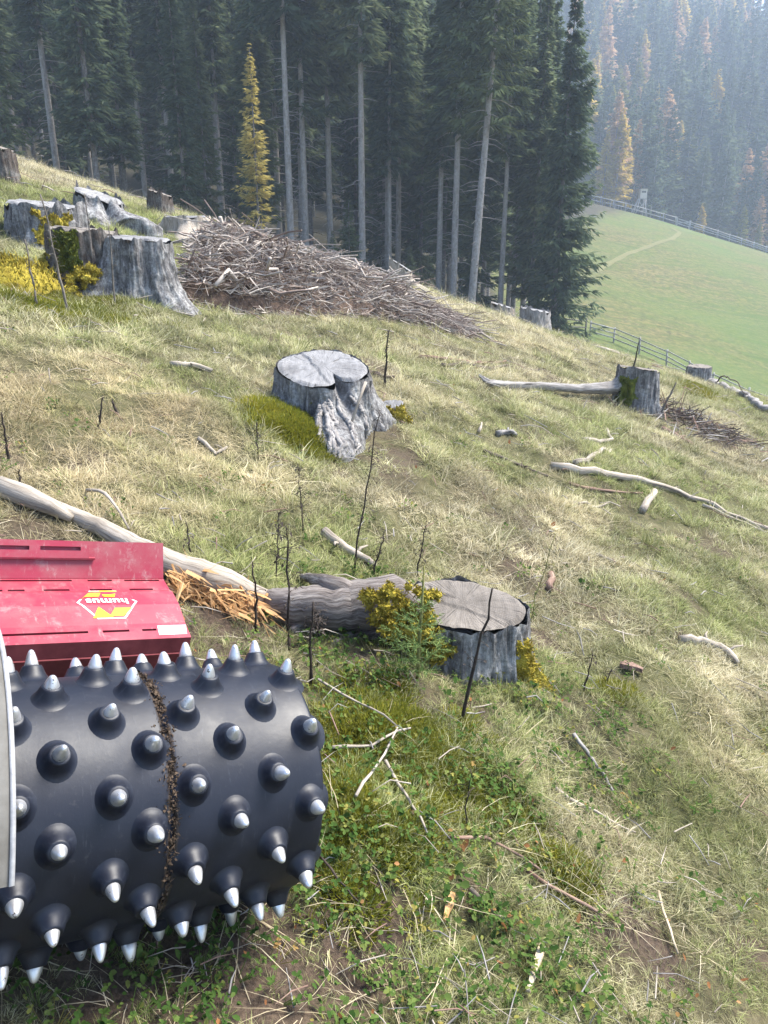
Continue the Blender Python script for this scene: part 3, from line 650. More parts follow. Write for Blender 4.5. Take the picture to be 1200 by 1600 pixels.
tS, _, VS = small_stump(1000, 645, .27, .52, 35, 'upright grey stump at the end of a long pale root on the slope', BARK, CUT_BROWN, (-.12, -.1), .9, .05, .25)
moss_on(tS, VS, R_(200), R_(255), -.1, .45, MOSS_G, 700, .03, .02, 39)
cS = tS.location
def loc_px(px, py, dz): return at(px, py) + Vector((0, 0, dz)) - cS
root_part(tS, [(-.1, -.05, .40), (-.35, -.1, .26), loc_px(900, 620, .10), loc_px(850, 612, .07), loc_px(800, 611, .06), loc_px(765, 606, .05), loc_px(748, 602, .12)], [.13, .09, .058, .05, .05, .038, .012], DEADGREY, 9, 'root', 18, .35)
small_stump(1106, 596, .27, .40, 37, 'short square cut stump on the crest before the green meadow', BARK, CUT_BROWN, (0, 0), .6, .03, .7, on_crest=True)
small_stump(836, 512, .32, .46, 41, 'grey stump with torn edge standing at the foot of the forest edge spruces', DEADGREY, CUT, (-.15, 0), .6, .10, .4, on_crest=True)
small_stump(785, 486, .26, .25, 43, 'low bleached stump on the crest under the leaning trunk', DEADWOOD, CUT, (-.3, 0), .5, .10, .3, on_crest=True)
small_stump(4, 280, .20, .45, 45, 'small dark stump high up on the slope at the picture edge', BARK_BROWN, CUT_BROWN, (-.3, 0), .5, .1, .1)
small_stump(250, 332, .22, .35, 47, 'small weathered stump below the dark spruces on the crest', BARK_BROWN, CUT_BROWN, (-.3, 0), .5, .12, .1)
tT, _, _ = small_stump(612, 652, .10, .12, 49, 'tiny mossy stub beside the silvery split stump', BARK_BROWN, CUT, (.1, .2), .5, .02, .05)
moss_lumps(tT, [(.0, -.09, .06), (-.07, -.07, .05), (.07, -.07, .03)], 20, .035, 900, MOSS_Y, .025)
# mossy mound on the far left edge
cmo = at(15, 445); m = MB(); vs = []
for i in range(10):
    for j in range(22):
        p_ = math.pi/2*i/9; q_ = 2*math.pi*j/22; rr = 1+.18*float(fbm(math.cos(q_)*2+i*.3, math.sin(q_)*2, 0, 61, 2)); vs.append((.42*rr*math.sin(p_)*math.cos(q_), .35*rr*math.sin(p_)*math.sin(q_), .26*rr*math.cos(p_)-.08))
m.add(vs, [(i*22+j, (i+1)*22+j, (i+1)*22+(j+1) % 22, i*22+(j+1) % 22) for i in range(9) for j in range(22)])
A = np.array(vs)[rng.integers(0, len(vs), 2600)] + rng.normal(size=(2600, 3))*.03; D = rng.normal(size=(2600, 3))*.5+np.array([0, 0, .9]); D /= np.linalg.norm(D, axis=1, keepdims=True); Sx = np.cross(D, rng.normal(size=(2600, 3))); Sx /= np.linalg.norm(Sx, axis=1, keepdims=True)
m.add(np.stack([A-Sx*.008, A+Sx*.008, A+D*.045], 1).reshape(-1, 3), np.arange(7800).reshape(-1, 3))
o = m.build('moss_mound', MOSS_Y); o.location = cmo; tag(o, 'yellow moss cushion on the ground at the edge of the picture', 'moss')

# ------------------------------------------------------------------ broken trunk behind the mulcher
pl = [on_ray(a, b, at(a, c).y+.04) for a, b, c in ((36, 768, 778), (120, 806, 826), (190, 840, 864), (262, 880, 910), (335, 904, 940), (445, 946, 958))]
org = pl[3].copy(); log = thing('fallen_log', 'long broken pale trunk lying behind the red mulcher', 'log', org)
pts = [p - org for p in pl]
root_part(log, pts, [.018, .036, .046, .058, .064, .03], DEADWOOD, 14, 'trunk_wood', 26, .07)
m = MB()
for k in range(900):
    f = random.random(); b = pts[3].lerp(pts[5], f*.8+.03); d = (pts[5]-pts[3]).normalized()
    c = b + Vector((random.gauss(0, .02), -.085+random.gauss(0, .035), -.03+random.gauss(0, .035)))
    dd = (d*random.gauss(.5, .8) + Vector((random.gauss(0, .4), -.25+random.gauss(0, .45), random.gauss(-.25, .45)))).normalized()
    L = random.choice((.03, .05, .07, .10, .15))*random.uniform(.7, 1.3); w = random.choice((.001, .002, .003, .006, .010))*random.uniform(.6, 1.2); m.tube([c, c+dd*L*.6, c+dd*L+Vector((0, 0, -.01))], [w, w*.8, w*.15], 3, cap=False)
tag(m.build('splintered_wood', SPLINTER, log, False), 'orange splinters of the freshly torn trunk', kind='stuff')
pl2 = [at(0, 775), at(40, 790), at(85, 812), at(115, 822)]
m = MB(); m.tube([p+Vector((0, 0, z)) for p, z in zip(pl2, (.05, .05, .045, .03))], [.045, .05, .04, .02], 12, 4, .25)
tag(m.build('fallen_branch', DEADWOOD), 'thick pale branch beside the upper end of the broken trunk', 'branch')

# ------------------------------------------------------------------ lying branches and sticks
def stick(name, label, px, r, mat=DEADWOOD, lift=.02, seed=0, n=8, cat='stick', rough=.25, arch=.0, taper=.45):
    pts = [p if isinstance(p, Vector) else at(*p) for p in px]; P2 = []; k = len(pts)
    for i in range(k-1):
        ns = max(3, int((pts[i+1]-pts[i]).length/.12))
        for j in range(ns): P2.append(pts[i].lerp(pts[i+1], j/ns))
    P2.append(pts[-1]); N = len(P2); c = P2[N//2].copy()
    out = []
    for i, p in enumerate(P2):
        f = i/(N-1); q = Vector((p.x, p.y, float(H(p.x, p.y)))) + Vector((0, 0, lift + arch*math.sin(math.pi*f))) + Vector((random.gauss(0, r*.25), random.gauss(0, r*.25), random.gauss(0, r*.12)))
        out.append(q - c)
    rad = [r*(1-taper*i/(N-1)) for i in range(N)]
    m = MB(); m.tube(out, rad, n, seed+len(label), rough)
    if len(px) > 2 and r > .012:
        for b in range(2):
            i = random.randrange(N//3, N-1); d = (out[min(i+1, N-1)]-out[i-1]).normalized().cross(Vector((0, 0, 1)))*random.choice((-1, 1))
            m.tube([out[i], out[i]+d*.05+Vector((0, 0, .02)), out[i]+d*.09+Vector((.02, 0, .02))], [r*.4, r*.3, r*.15], 5)
    o = m.build(name, mat); o.location = c; return tag(o, label, cat)
stick('fallen_branch', 'long pale branch running down the slope to the picture edge', [(862, 733), (925, 741), (1000, 754), (1095, 786), (1200, 832), (1280, 868)], .035, DEADWOOD, .03, cat='branch')
stick('fallen_branch', 'thin branch lying close along the lower side of the long pale branch', [(1098, 792), (1150, 815), (1196, 834)], .016, DEADWOOD, .015, cat='branch')
stick('wood_billet', 'short thick round pale stick below the long branch', [(1003, 803), (1022, 773)], .034, DEADWOOD, .03, cat='stick', rough=.06, taper=.05)
stick('forked_branch', 'small forked pale branch on the slope above the long branch', [(912, 690), (935, 693), (956, 690), (948, 674)], .026, DEADWOOD, .025, cat='branch')
stick('fallen_branch', 'curved whitish branch piece between forked branch and long branch', [(898, 727), (925, 718), (955, 707)], .028, DEADWOOD, .025, cat='branch')
stick('stick', 'thin pale stick with knobbed end left of the short thick stick', [(884, 787), (905, 791), (950, 789)], .014, DEADWOOD, .015)
stick('stick', 'dark thin stick slanting towards the long pale branch', [(755, 707), (800, 725), (856, 748)], .016, DARKTWIG, .015)
stick('stick', 'reddish stick ending beside the short thick stick', [(890, 758), (945, 769), (1003, 773)], .016, REDTWIG, .015)
stick('driftwood_root', 'bleached curved root wood lying in the grass near the right edge', [(1062, 1003), (1095, 1006), (1125, 1016), (1152, 1040)], .026, DEADWOOD, .02, cat='root', rough=.4)
stick('stick', 'pale stick lying left of the silvery split stump below the brush pile', [(268, 573), (300, 577), (332, 583)], .026, DEADWOOD, .02)
stick('forked_branch', 'small V shaped branch in the straw left of the mossy stump', [(312, 688), (338, 713), (356, 702)], .014, DEADWOOD, .015, cat='branch')
stick('stick', 'short pale stick alone on the grass right of the front stump', [(930, 869), (960, 881)], .013, DEADWOOD, .012)
stick('wood_billet', 'stubby bit of wood just behind the corner of the front stump', [(858, 925), (863, 903)], .022, REDTWIG, .02, rough=.06, taper=.05)
stick('wood_billet', 'pale broken limb lying behind the dark stalks', [(505, 838), (540, 864), (590, 893)], .030, DEADWOOD, .025, cat='stick')
stick('stick', 'white straight twig pointing down from the young spruce to the moss', [(603, 1205), (635, 1262), (667, 1315)], .0060, DEADWOOD, .035)
stick('stick', 'knobbly pale twig near the bottom beside the orange wood chip', [(735, 1405), (760, 1432), (798, 1452)], .0075, DEADWOOD, .02)
def chip(label, a, b, w, th, mat):
    p, q = at(*a), at(*b); c = (p+q)/2; m = MB(); d = (q-p)
    n_ = 6; s = d.cross(Vector((0, 0, 1))).normalized(); vs = []
    for i in range(n_+1):
        f = i/n_; ww = w*(.6+.5*math.sin(math.pi*min(1, f+.15)))*random.uniform(.85, 1.1); e = p-c+d*f+Vector((0, 0, .02+.006*math.sin(f*3)))
        vs += [e-s*ww, e+s*ww, e+s*ww*.8+Vector((0, 0, th)), e-s*ww*.8+Vector((0, 0, th*.8))]
    fs = [(i*4+k, i*4+(k+1) % 4, i*4+4+(k+1) % 4, i*4+4+k) for i in range(n_) for k in range(4)] + [(3, 2, 1, 0), (n_*4, n_*4+1, n_*4+2, n_*4+3)]
    L_ = d.length; m.add(vs, fs, 0, [(v.x, v.y, v.dot(d)/L_) for v in vs]); o = m.build('wood_chip', mat, None, False); o.location = c; return tag(o, label, 'wood chip')
chip('orange brown wood chip lying in the grass at the bottom', (707, 1412), (694, 1452), .011, .010, SPLINTER)
chip('flat pale wood chip at the bottom of the slope', (846, 1492), (824, 1560), .011, .008, CHIP)
chip('brown curled bark piece in the grass right of the front stump', (968, 1045), (1003, 1056), .03, .02, REDTWIG)
stick('stick', 'straight pale stick crossing the grass above the bare soil patch', [(868, 1242), (930, 1278), (992, 1312)], .0075, DEADWOOD, .025)
stick('stick', 'whitish straw stick lying across the bare soil patch', [(1026, 1408), (1040, 1450), (1056, 1505)], .0055, CHIP, .03)
stick('stick', 'brown stick with bent end beside the bare soil patch', [(822, 1372), (880, 1410), (940, 1442)], .0075, REDTWIG, .025)
stick('stick', 'thin twig leaning from the roller towards the young spruce', [(520, 1186), (580, 1180), (640, 1152)], .006, DEADWOOD, .035)
stick('stick', 'long thin twig ending below the dark stalks', [(498, 1076), (560, 1115), (618, 1150)], .0055, DEADWOOD, .04)
stick('stick', 'crossing twig between the roller and the mossy ground', [(556, 1262), (590, 1210), (622, 1155)], .0055, DEADWOOD, .04)
stick('stick', 'dark twig slanting out from under the roller', [(495, 1348), (530, 1395), (560, 1430)], .004, STALK, .04)
stick('forked_branch', 'grey gnarled branch in green tufts right of the black stalk', [(895, 1160), (925, 1195), (945, 1225), (958, 1252)], .009, DEADGREY, .025, cat='branch')
stick('stick', 'reddish stem lying near the orange leaf below the young spruce', [(700, 1320), (760, 1325), (800, 1345), (850, 1375)], .006, REDTWIG, .03)
stick('stick', 'curved twig just above the red mulcher', [(136, 778), (168, 800), (203, 842)], .010, DEADWOOD, .04, arch=.05)
stick('stick', 'dark stick lying beside the silvery split stump further up', [(560, 585), (590, 590), (614, 594)], .03, DARKTWIG, .03)
stick('stick', 'dark thin stick among debris above the long pale root', [(690, 573), (760, 578), (860, 583)], .022, DARKTWIG, .02)
stick('stick', 'brown stick in the debris below the tail of the brush pile', [(655, 560), (720, 566), (790, 566)], .022, REDTWIG, .02)
stick('stick', 'reddish bark strip lying below the upright grey stump', [(1035, 672), (1060, 686), (1082, 697)], .04, REDTWIG, .02)
stick('stick', 'grey piece of root wood in front of the forked branch', [(776, 682), (795, 679), (806, 684)], .035, DEADGREY, .025, rough=.5)
stick('stick', 'small pale twig standing behind the grey root piece', [(748, 682), (753, 668)], .014, DEADWOOD, .04)
stick('fallen_log', 'grey lying trunk at the picture edge below the square cut stump', [crest(1128, 1.0), crest(1165, 1.8), crest(1215, 2.6), crest(1290, 3.6)], .085, DEADGREY, .07, cat='log')
stick('fallen_branch', 'leaning dark branch over the lying trunk at the picture edge', [crest(1135, 1.6), crest(1160, 2.2), crest(1190, 3.2)], .016, DARKTWIG, .12, cat='branch', arch=.2)
stick('fallen_branch', 'pale timber lying along the crest by the near fence', [crest(925, .6), crest(950, .6), crest(985, .6)], .05, DEADWOOD, .05, cat='branch')
stick('fallen_branch', 'fallen grey branch at the top corner of the slope', [(32, 222), (62, 246), (95, 262)], .06, DEADGREY, .25, cat='branch')

c = at(1085, 672); heap = thing('twig_heap', 'low dark heap of dead twigs beside the upright grey stump', 'brush heap', c); m = MB()
for k in range(520):
    dx, dy = random.gauss(0, .5), random.gauss(0, .4); z = float(H(c.x+dx, c.y+dy))-c.z; d = Vector((random.gauss(0, 1), random.gauss(0, .7), random.gauss(0, .35))).normalized(); L = random.uniform(.08, .5); w = random.uniform(.003, .009)
    p = Vector((dx, dy, z+random.uniform(.0, .16)*math.exp(-dx*dx))); m.tube([p-d*L/2, p, p+d*L/2], [w, w, w*.4], 3, mi=random.choice((0, 0, 1, 2)), cap=False)
tag(m.build('twigs', [DARKTWIG, REDTWIG, DEADGREY], heap, False), kind='stuff')
m = MB()
for k in range(5): a = random.uniform(0, 6.28); p = Vector((-.35+random.gauss(0, .1), random.gauss(0, .1), .05)); m.tube([p, p+Vector((.1*math.cos(a), .1*math.sin(a), .25)), p+Vector((.3*math.cos(a), .25*math.sin(a), .55))], [.008, .006, .003], 5)
m.build('bare_shoots', REDTWIG, heap)
# ------------------------------------------------------------------ brush pile
outline = [((272, 462), .2), ((300, 470), .75), ((350, 478), .85), ((430, 488), .80), ((520, 492), .75), ((600, 498), .58), ((650, 510), .35), ((700, 522), .22), ((740, 530), .06)]
line = [(at(*p)+Vector((0, .75, 0)), h) for p, h in outline]
org = line[4][0].copy(); org.z = float(H(org.x, org.y))
pile = thing('brush_pile', 'long heap of dead branches and bark on the upper slope', 'brush pile', org)
xs = np.array([p.x for p, _ in line]); ysl = np.array([p.y for p, _ in line]); hs = np.array([h for _, h in line])
def pile_h(x, y):
    yc = np.interp(x, xs, ysl); h = np.interp(x, xs, hs, 0, 0); w = .55+.6*h
    return .92*h*np.clip(1-((y-yc)/w)**2, 0, 1)**.6
gx = np.linspace(xs[0]-.2, xs[-1]+.1, 90); gv = np.linspace(-1.3, 1.3, 40); V = []
for x in gx:
    yc = float(np.interp(x, xs, ysl))
    for v in gv:
        y = yc+v; hh = float(pile_h(x, y)); V.append((x-org.x, y-org.y, float(H(x, y)) - org.z - .04 + hh*.70*(1+.25*float(fbm(x*3, y*3, 0, 71, 3)))))
i = np.arange(90*40).reshape(90, 40); q = np.stack([i[:-1, :-1], i[1:, :-1], i[1:, 1:], i[:-1, 1:]], -1).reshape(-1, 4)
obj('heap_core', fast_mesh('heap_core', V, q.ravel(), np.full(len(q), 4), HUMUS, True), pile)
br = []
for k in range(9):
    m = MB(); L = 1.0; n = 7; p = [Vector((L*(i/(n-1)-.5), 0, 0)) + Vector((0, random.gauss(0, .05), random.gauss(0, .035)))*(1 if 0 < i < n-1 else .4) for i in range(n)]
    m.tube(p, [.022*(1-.6*i/(n-1)) for i in range(n)], 5, k, .3)
    if k % 2: m.tube([p[3], p[3]+Vector((.12, .10, .06)), p[3]+Vector((.25, .16, .13))], [.012, .009, .004], 4)
    br.append(m.build('branch', PILEWOOD[k % 3], None, True, False).data)
def pile_spot():
    while True:
        x = random.uniform(xs[0], xs[-1]); w = np.interp(x, xs, hs); y = float(np.interp(x, xs, ysl)) + random.uniform(-1, .75)*(.5+.6*w)
        h = float(pile_h(x, y))
        if h > .02: return x, y, h
for k in range(290):
    x, y, h = pile_spot(); o = obj('branch', br[random.randrange(9)], pile)
    o.location = (x-org.x, y-org.y, float(H(x, y))-org.z + h*random.uniform(.72, 1.0))
    tail = x > np.interp(640, [600, 650], [xs[5], xs[6]])
    o.rotation_euler = (random.uniform(0, 6.28), random.gauss(0, .22)+(.25 if tail else .08), random.gauss(-.5, .25) if tail else random.choice((random.gauss(.2, .7), random.uniform(0, 3.14))))
    s = random.uniform(.35, 1.5) if k > 24 else random.uniform(.8, 1.5); w = random.uniform(.25, .85)*(.8 if k > 18 else 1.8)
    o.scale = (s, w, w)
m = MB()
for k in range(6500):
    x, y, h = pile_spot(); c = Vector((x-org.x, y-org.y, float(H0(x, y))-org.z + .0 + h*random.uniform(.78, 1.02)))
    d = Vector((random.gauss(0, 1), random.gauss(0, .6), random.gauss(0, .30))).normalized(); L = random.uniform(.05, .40); w = random.choice((.002, .003, .004, .005, .007, .011))*random.uniform(.7, 1.2)
    m.tube([c-d*L/2, c+Vector((random.gauss(0, .012), random.gauss(0, .012), random.gauss(0, .03))), c+d*L/2], [w, w*.9, w*.4], 3, mi=random.choice((0, 0, 1, 1, 2)), cap=False)
for k in range(1500):
    x = random.uniform(xs[0], xs[-1]+.2); w_ = np.interp(x, xs, hs); y = float(np.interp(x, xs, ysl)) - (.45+.62*w_) + random.gauss(.12, .16); c = Vector((x-org.x, y-org.y, float(H(x, y))-org.z+random.uniform(.01, .07)))
    d = Vector((random.gauss(0, 1), random.gauss(0, .6), random.gauss(0, .2))).normalized(); d.z -= .3*d.x; L = random.uniform(.06, .36); w = random.uniform(.003, .01)
    m.tube([c-d*L/2, c, c+d*L/2], [w, w*.9, w*.4], 3, mi=random.choice((0, 0, 1, 1, 2)), cap=False)
tag(m.build('small_twigs', PILEWOOD, pile, False), kind='stuff')
# loose twigs strewn on the clearing
m = MB()
for k in range(1150):
    y = 1.3+18*random.random()**1.6; x = random.uniform(-.62, .62)*y; z = float(H(x, y))
    d = Vector((random.gauss(0, 1), random.gauss(0, 1), -.31*0+random.gauss(0, .15))).normalized(); d.z += -.31*d.x; L = random.uniform(.04, .22)*(.6+y*.08); w = random.uniform(.001, .003)*(.7+y*.15)
    c = Vector((x, y, z+.03+.004*y)); m.tube([c-d*L/2, c+Vector((0, 0, random.gauss(.005, .01))), c+d*L/2], [w, w, w*.4], 4, mi=random.choice((0, 0, 1, 2, 2)), cap=False)
tag(m.build('twig_litter', [DEADWOOD, REDTWIG, DEADGREY]), 'loose twigs strewn over the grass of the clearing', kind='stuff')
# ------------------------------------------------------------------ conifers
def kites(base, tip, width, rnd):
    """one four-cornered spray per row"""
    n = len(base); d = tip-base; L = np.linalg.norm(d, axis=1, keepdims=True)+1e-9
    s = np.cross(d/L, rng.normal(size=(n, 3))*.6 + np.array([0, 0, 1.])); s /= np.linalg.norm(s, axis=1, keepdims=True)+1e-9
    mid = base + d*rng.uniform(.3, .55, (n, 1)); w = width[:, None]
    V = np.stack([base, mid+s*w, tip, mid-s*w], 1).reshape(-1, 3)
    return V, np.arange(4*n), np.full(n, 4), np.repeat(rnd, 4)
def conifer(seed, Ht, zb, Rm, nb, nk, tw, ww, droop=.35, upturn=.25, power=.75, hang=.35, sparse=1.0, r0=.2, dead=24, mats=(SPRUCE, TRUNK), lean=0, name='spruce', irregular=.25):
    g = np.random.default_rng(seed)
    u = np.sort(g.random(nb)**1.0); z = zb + (Ht-zb)*u**.92
    t = (z-zb)/(Ht-zb); az = g.random(nb)*2*np.pi
    side = 1 + irregular*np.cos(az-g.random()*6.28) 
    L = Rm*np.clip((1-t)**power, .03, 1)*(.62+.38*np.minimum(1, (t+.08)*6))*g.uniform(.55, 1.1, nb)*side
    keep = g.random(nb) < sparse; z, t, az, L = z[keep], t[keep], az[keep], L[keep]; nb = len(z)
    dr = droop*(1-1.5*t)*g.uniform(.6, 1.3, nb)
    f = g.random((nb, nk))**.75; f[:, 0] = .97
    hx, hy = np.cos(az), np.sin(az)
    def pt(f): return np.stack([hx[:, None]*L[:, None]*f, hy[:, None]*L[:, None]*f, z[:, None] + L[:, None]*(-dr[:, None]*f*1.2 + upturn*f**2.5)], -1)
    B = pt(f); sgn = np.where(g.random((nb, nk)) < .5, -1, 1)
    sd = g.uniform(.15, 1.0, (nb, nk))
    D = np.stack([hx[:, None]*(1.05-.6*sd) - hy[:, None]*sgn*sd, hy[:, None]*(1.05-.6*sd) + hx[:, None]*sgn*sd, -hang*g.uniform(.0, 2.0, (nb, nk))+.08], -1)
    D /= np.linalg.norm(D, axis=-1, keepdims=True)
    ln = tw*(.35+.65*(1-f)+.25)*g.uniform(.6, 1.3, (nb, nk))*np.clip(L[:, None]/Rm*1.6+.3, .35, 1.2)
    T = B + D*ln[..., None]
    V, fl, sz, rn = kites(B.reshape(-1, 3), T.reshape(-1, 3), (ww*g.uniform(.6, 1.3, nb*nk))*np.clip(ln.ravel()/tw, .4, 1.2), np.clip(g.normal(.45, .22, nb*nk), 0, 1))
    # branch wood spines
    sB = pt(np.zeros((nb, 1)))[:, 0]; sT = pt(np.full((nb, 1), .9))[:, 0]
    V2, fl2, sz2, rn2 = kites(sB, sT, np.full(nb, .018), np.full(nb, .1))
    V = np.concatenate([V, V2]); fl = np.concatenate([fl, fl2+len(V)-len(V2)]); sz = np.concatenate([sz, sz2]); rn = np.concatenate([rn, rn2])
    V[:, 0] += lean*V[:, 2]
    crown = fast_mesh('crown', V, fl, sz, mats[0], False, {'rnd': rn})
    m = MB(); n = 14
    m.tube([(lean*Ht*i/n, .0, Ht*.985*i/n - (.8 if i == 0 else 0)) for i in range(n+1)], [max(.02, r0*(1-i/n)**.8*(1.25 if i == 0 else 1)) for i in range(n+1)], 9, seed, .08)
    for k in range(dead):
        zz = random.uniform(.12, 1)*zb*1.05+.6; a = random.uniform(0, 6.28); Lb = random.uniform(.3, 1.4); x0 = lean*zz
        m.tube([(x0, 0, zz), (x0+Lb*.5*math.cos(a), Lb*.5*math.sin(a), zz-.05*Lb), (x0+Lb*math.cos(a), Lb*math.sin(a), zz-random.uniform(.1, .35)*Lb)], [.022, .014, .006], 4, cap=False)
    tr = m.build('trunk', mats[1], None, True, False).data
    return tr, crown
def place_tree(name, label, protos, x, y, s=1, rz=None, group=None, sz=None, zoff=0):
    t = thing(name, label, 'tree', (x, y, float(H(x, y))-.1+zoff), group, random.uniform(0, 6.28) if rz is None else rz)
    t.scale = (s, s, s*(sz or 1))
    obj('trunk', protos[0], t); obj('crown', protos[1], t); return t

SPA = [conifer(100+i, 25, zb, Rm, 340, 30, .72, .085, .42, .28, .7, .45, 1, .21, 30) for i, (zb, Rm) in enumerate(((3.5, 2.15), (5, 2.0), (6.5, 2.2)))]
SPB = [conifer(120+i, 26, zb, Rm, 260, 28, .70, .08, .40, .22, .7, .5, .9, .22, 60, (SPRUCE, TRUNK_PALE)) for i, (zb, Rm) in enumerate(((11, 1.9), (13, 1.95), (10, 1.6)))]
SPE = conifer(140, 23, 1.8, 3.1, 480, 36, .72, .08, .45, .30, .75, .5, 1, .25, 14, (SPRUCE, TRUNK))
SPP = conifer(141, 27, 11.0, 2.9, 300, 28, .62, .06, .42, .25, .65, .55, .85, .23, 46, (SPRUCE_PALE, TRUNK_PALE), .05)
LAR = conifer(150, 17, 4.2, 1.75, 230, 22, .55, .048, .18, .22, .8, .3, .95, .13, 16, (LARCH_MIX, TRUNK), irregular=.25)
YOU = conifer(151, 7, .6, 1.5, 200, 26, .40, .045, .25, .25, .85, .25, 1, .07, 0, (SPRUCE, TRUNK))

def px_x(px, py, Y): return on_ray(px, py, Y).x
EDGE = [  # photo column, row, distance, prototype, size, label
 (10, 230, 40, SPA[0], .62, 'dense spruce with pale trunk at the upper corner of the clearing'),
 (90, 270, 47, SPB[2], .95, 'thin dark trunk standing in the shade behind the corner spruce'),
 (152, 285, 42, SPA[1], .86, 'straight pale trunked spruce second from the picture edge'),
 (197, 300, 44, SPA[2], .64, 'spruce with slender pale trunk third along the forest edge'),
 (228, 310, 52, SPB[0], .9, 'shaded thin spruce trunk behind the slender spruce'),
 (292, 345, 42, SPA[1], .57, 'bright trunked spruce standing just before the golden larch'),
 (326, 352, 44, SPA[0], .52, 'bushy spruce touching the near side of the golden larch'),
 (350, 355, 50, SPB[1], .80, 'slim dark trunk directly beside the golden larch'),
 (404, 345, 37, LAR, .56, 'slender golden yellow larch among the dark spruces'),
 (437, 370, 52, SPB[0], 1.0, 'mottled old trunk right behind the double trunks'),
 (455, 382, 44, SPB[1], 1.0, 'tall straight pale trunk of the pair past the larch'),
 (478, 382, 46, SPB[2], .98, 'trunk leaning away at the foot of the tall pale one'),
 (516, 372, 48, SPB[0], .98, 'pale straight trunk between the pair and the spotted trunk'),
 (566, 390, 45, SPB[1], 1.02, 'tall spotted grey trunk with dead side twigs behind the brush pile'),
 (606, 405, 50, SPB[2], 1.0, 'slim trunk behind the far end of the brush pile'),
 (622, 405, 54, SPB[0], 1.0, 'dim trunk deep in the wood behind the brush pile end'),
 (685, 455, 48, SPB[2], .95, 'slender trunk two before the leaning pale tree'),
 (708, 458, 45, SPB[0], 1.02, 'stout grey trunk next to the leaning pale tree'),
 (733, 465, 42, SPP, 1.0, 'tall pale leaning trunk with thin olive crown at the forest edge'),
 (782, 468, 46, SPB[1], .86, 'thin straight trunk between the leaning tree and the corner spruce'),
 (802, 470, 50, SPB[2], .84, 'very thin trunk close behind the thin straight one'),
 (828, 482, 47, SPA[1], .80, 'dark spruce with reddish brown trunk beside the corner spruce'),
 (864, 492, 44, SPE, .82, 'full dark spruce with low drooping branches at the corner of the wood'),
 (838, 490, 49, SPA[2], .84, 'spruce half hidden behind the drooping corner spruce'),
]
for px, py, Y, pr, s, lb in EDGE:
    nm = 'larch_tree' if pr is LAR else 'spruce_tree'
    place_tree(nm, lb, pr, px_x(px, py, Y), Y, s, 0.0 if pr is SPP else None, 'trees of the forest edge')
# inner rows of the same wood
inner = 0; tries = 0; pos = [(px_x(a, b, Y), Y) for a, b, Y, *_ in EDGE]
while inner < 120 and tries < 9000:
    tries += 1; Y = 47+58*random.random()**1.25; x = random.uniform(-.62*Y, .26*Y)
    if float(forest_mask(x, Y)) < .9 or x/Y > .213 - .0005*(Y-50): continue
    if min((x-a)**2+(Y-b)**2 for a, b in pos) < 2.3**2: continue
    pos.append((x, Y)); inner += 1
    pr = random.choice(SPA+SPB+SPA)
    place_tree('spruce_tree', 'dark spruce standing deeper in the wood behind the edge trees', pr, x, Y, random.uniform(.78, 1.05), None, 'spruces deeper in the wood')
for px, py, Y, s, lb in ((545, 345, 40, .75, 'young green spruce behind the middle of the brush pile'), (520, 372, 39, .5, 'small young spruce at the foot of the pale trunks'), (640, 430, 41, .6, 'young spruce at the foot of the slim trunk past the pile')):
    place_tree('young_spruce', lb, YOU, px_x(px, py, Y), Y, s)

# low-detail trees for the far slope
def far_tree(seed, Ht, zb, Rm, mat, nb=150, nk=17, tw=1.2, ww=.24, **k):
    tr, cr = conifer(seed, Ht, zb, Rm, nb, nk, tw, ww, dead=0, mats=(mat, TRUNK_PALE), r0=.2, **k)
    bm = bmesh.new(); bm.from_mesh(cr); n0 = len(bm.faces); bm.from_mesh(tr)
    bm.faces.ensure_lookup_table()
    for f in bm.faces[n0:]: f.material_index = 1
    me = bpy.data.meshes.new('far_tree'); bm.to_mesh(me); bm.free(); me.materials.append(mat); me.materials.append(TRUNK_PALE); return me
FS = [far_tree(200+i, 22, zb, Rm, SPRUCE) for i, (zb, Rm) in enumerate(((2, 3.9), (4, 3.5), (1, 4.3), (6, 3.3)))]
FP = [far_tree(210+i, 21, 3, 3.8, SPRUCE_PALE) for i in range(2)]
FL = [far_tree(220, 20, 3.0, 3.2, LARCH), far_tree(221, 20, 4, 3.6, LARCH_RUST), far_tree(222, 18, 1.2, 3.3, LARCH_GREEN), far_tree(223, 21, 5, 3.5, LARCH_RUST)]
KL = {0: ('spruce_tree', 'dark spruce in the hazy forest on the far hillside'), 1: ('spruce_tree', 'pale green spruce in the hazy forest on the far hillside'), 2: ('larch_tree', 'golden larch dotted in the far hillside forest'), 3: ('larch_tree', 'rusty brown larch in the far hillside forest'), 4: ('larch_tree', 'yellow green larch in the far hillside forest')}
def far_place(me, name, label, x, y, s, group=None, sx=1.0):
    o = obj(name, me); o.location = (x, y, float(H(x, y))-.3); o.rotation_euler = (0, 0, random.uniform(0, 6.28)); o.scale = (s*sx, s*sx, s); return tag(o, label, 'tree', group)
